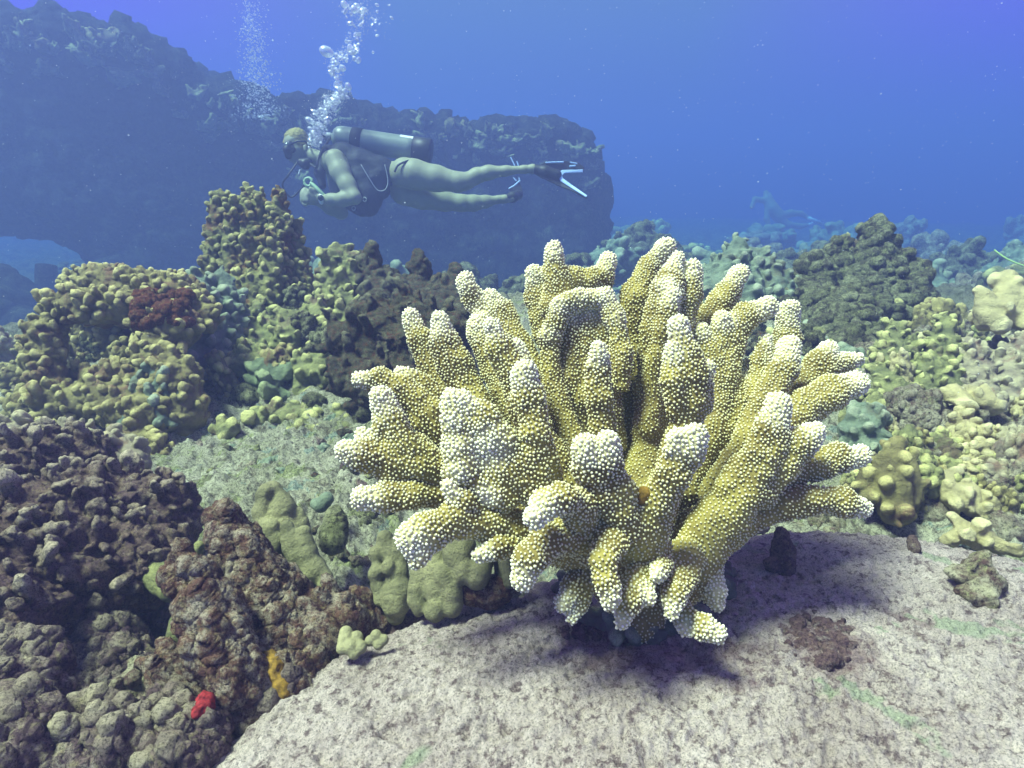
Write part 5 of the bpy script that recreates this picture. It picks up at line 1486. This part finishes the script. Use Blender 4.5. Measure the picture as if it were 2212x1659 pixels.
IV, IF = ico(3)
bme = mesh_obj('air_bubble', IV, IF, M['bubble'], None, None, (0, 0, 0)); bub_mesh = bme.data
path = [(1000, 1310, 60), (990, 1230, 60), (1050, 1100, 110), (1080, 1000, 100), (1160, 910, 90), (1220, 860, 50), (1200, 780, 50), (1190, 700, 60), (1180, 620, 70), (1160, 500, 90), (1260, 520, 90), (1330, 450, 80), (1340, 350, 70), (1380, 220, 110), (1350, 120, 110), (1320, 40, 130), (1480, 120, 160), (1500, 300, 130)]
bs = np.random.default_rng(31)
big = [(945, 1085, 22), (1255, 40, 26), (1365, 50, 22), (1340, 85, 26), (1420, 95, 24), (1265, 100, 16), (1310, 210, 16), (1535, 190, 13), (1095, 465, 38), (1240, 612, 20), (1135, 612, 17), (1135, 657, 17), (1187, 712, 17), (1175, 745, 12), (1150, 900, 20), (1120, 930, 18), (1055, 990, 16), (990, 1005, 20), (1305, 435, 20), (1365, 455, 20), (1385, 545, 15), (1550, 45, 12), (1660, 45, 11), (1550, 320, 12), (1515, 470, 11), (1205, 790, 20), (950, 1160, 15), (1290, 780, 34)]
allb = [(x, y, r_, 3.72 + bs.normal() * .03) for x, y, r_ in big]
for _ in range(265):
    i = bs.integers(len(path) - 1) if bs.random() > .45 else bs.integers(0, 6)
    x0, y0, w0 = path[i]; x1, y1, w1 = path[min(i + 1, len(path) - 1)]
    t = bs.random()
    x = x0 + (x1 - x0) * t + bs.normal() * w0 * .5
    y = y0 + (y1 - y0) * t + bs.normal() * 25
    allb.append((x, y, 6 + 9 * bs.random() ** 2.2, 3.75 + bs.normal() * .05))
for q, (x, y, r_, d) in enumerate(allb):
    o = bme if q == 0 else bme.copy()
    if q: COL.objects.link(o)
    o.location = P(442.4 + .24 * x, .24 * y, d)
    s_ = 1.35 * r_ * .24 * d / FPX
    o.scale = (s_ * bs.uniform(.8, 1.5), s_ * bs.uniform(.8, 1.3), s_ * bs.uniform(.45, .95))
    o.rotation_euler = (bs.normal() * .5, bs.normal() * .6, 0)
    tag(o, '%s silvery air bubble in the stream %s' % ('large' if r_ > 15 else 'small' if r_ < 8 else 'medium', 'close above the diver head' if y > 850 else 'near the top of the picture' if y < 300 else 'halfway up the water'), 'bubble', 'air bubbles rising from the diver')


def cloud(name, pts, mat, label, cat, sub=1):
    V0, F0 = ico(sub)
    Vs, Fs = [], []
    for q, (p, s_) in enumerate(pts):
        sc3 = s_ * np.array([bs.uniform(.8, 1.3), bs.uniform(.8, 1.3), bs.uniform(.6, 1.0)])
        Vs.append(V0 * sc3 + p); Fs.append(F0 + q * len(V0))
    o = mesh_obj(name, np.concatenate(Vs), np.concatenate(Fs), mat)
    return tag(o, label, cat, None, 'stuff')


pts = []
for _ in range(3600):
    i = bs.integers(len(path) - 1) if bs.random() > .4 else bs.integers(0, 5)
    x0, y0, w0 = path[i]; x1, y1, w1 = path[min(i + 1, len(path) - 1)]
    t = bs.random()
    x = x0 + (x1 - x0) * t + bs.normal() * w0 * .55; y = y0 + (y1 - y0) * t + bs.normal() * 30
    d = 3.78 + bs.normal() * .06
    pts.append((P(442.4 + .24 * x, .24 * y, d), (2 + 3.5 * bs.random() ** 2) * .24 * d / FPX))
cloud('bubble_foam', pts, M['bubble'], 'fine foam of tiny bubbles around the stream above the diver head', 'foam')
pts = []
for _ in range(1500):
    t = bs.random()
    y = 1080 * t ** .8
    wv = 60 + 60 * t
    x = 420 + 70 * t + bs.normal() * wv * .9
    pts.append((P(442.4 + .24 * x, .24 * y, 5.6 + bs.normal() * .2), (3.2 + 7 * bs.random() ** 3) * .24 * 5.6 / FPX))
cloud('distant_bubble_plume', pts, M['bubble'], 'faint second plume of bubbles rising in front of the reef wall', 'bubble plume')
pts = []
for _ in range(1100):
    d = 0.9 + 5.0 * bs.random()
    pts.append((P(bs.uniform(-50, 2260), bs.uniform(-30, 900), d), bs.uniform(.35, 1.0) * d / FPX * (1.0 if bs.random() < .95 else 1.7)))
cloud('marine_snow', pts, M['speck'], 'pale specks drifting in the open water', 'specks')

# ------------------------------------------------------------------ the water as a hazy volume
lo, hi = np.array([-32.0, -32.0, -3.2]), np.array([32.0, 32.0, 2.7])
V = np.array([[x, y, z] for x in (lo[0], hi[0]) for y in (lo[1], hi[1]) for z in (lo[2], hi[2])])
F = np.array([[0, 1, 3, 2], [4, 6, 7, 5], [0, 4, 5, 1], [2, 3, 7, 6], [0, 2, 6, 4], [1, 5, 7, 3]])
hm = bpy.data.materials.new('blue_water')
hm.use_nodes = True
hn = hm.node_tree.nodes
hn.remove(hn['Principled BSDF'])
pv = hn.new('ShaderNodeVolumePrincipled')
pv.inputs['Color'].default_value = (0.116, 0.143, 0.322, 1)
pv.inputs['Absorption Color'].default_value = (0.0, 0.19, 0.536, 1)   # water takes the reds first
pv.inputs['Density'].default_value = 0.205
pv.inputs['Anisotropy'].default_value = 0.2
hm.node_tree.links.new(pv.outputs[0], hn['Material Output'].inputs['Volume'])
o = mesh_obj('haze', V, F, hm, None, None, (0, 0, -3.2), smooth=False)
tag(o, kind='stuff')
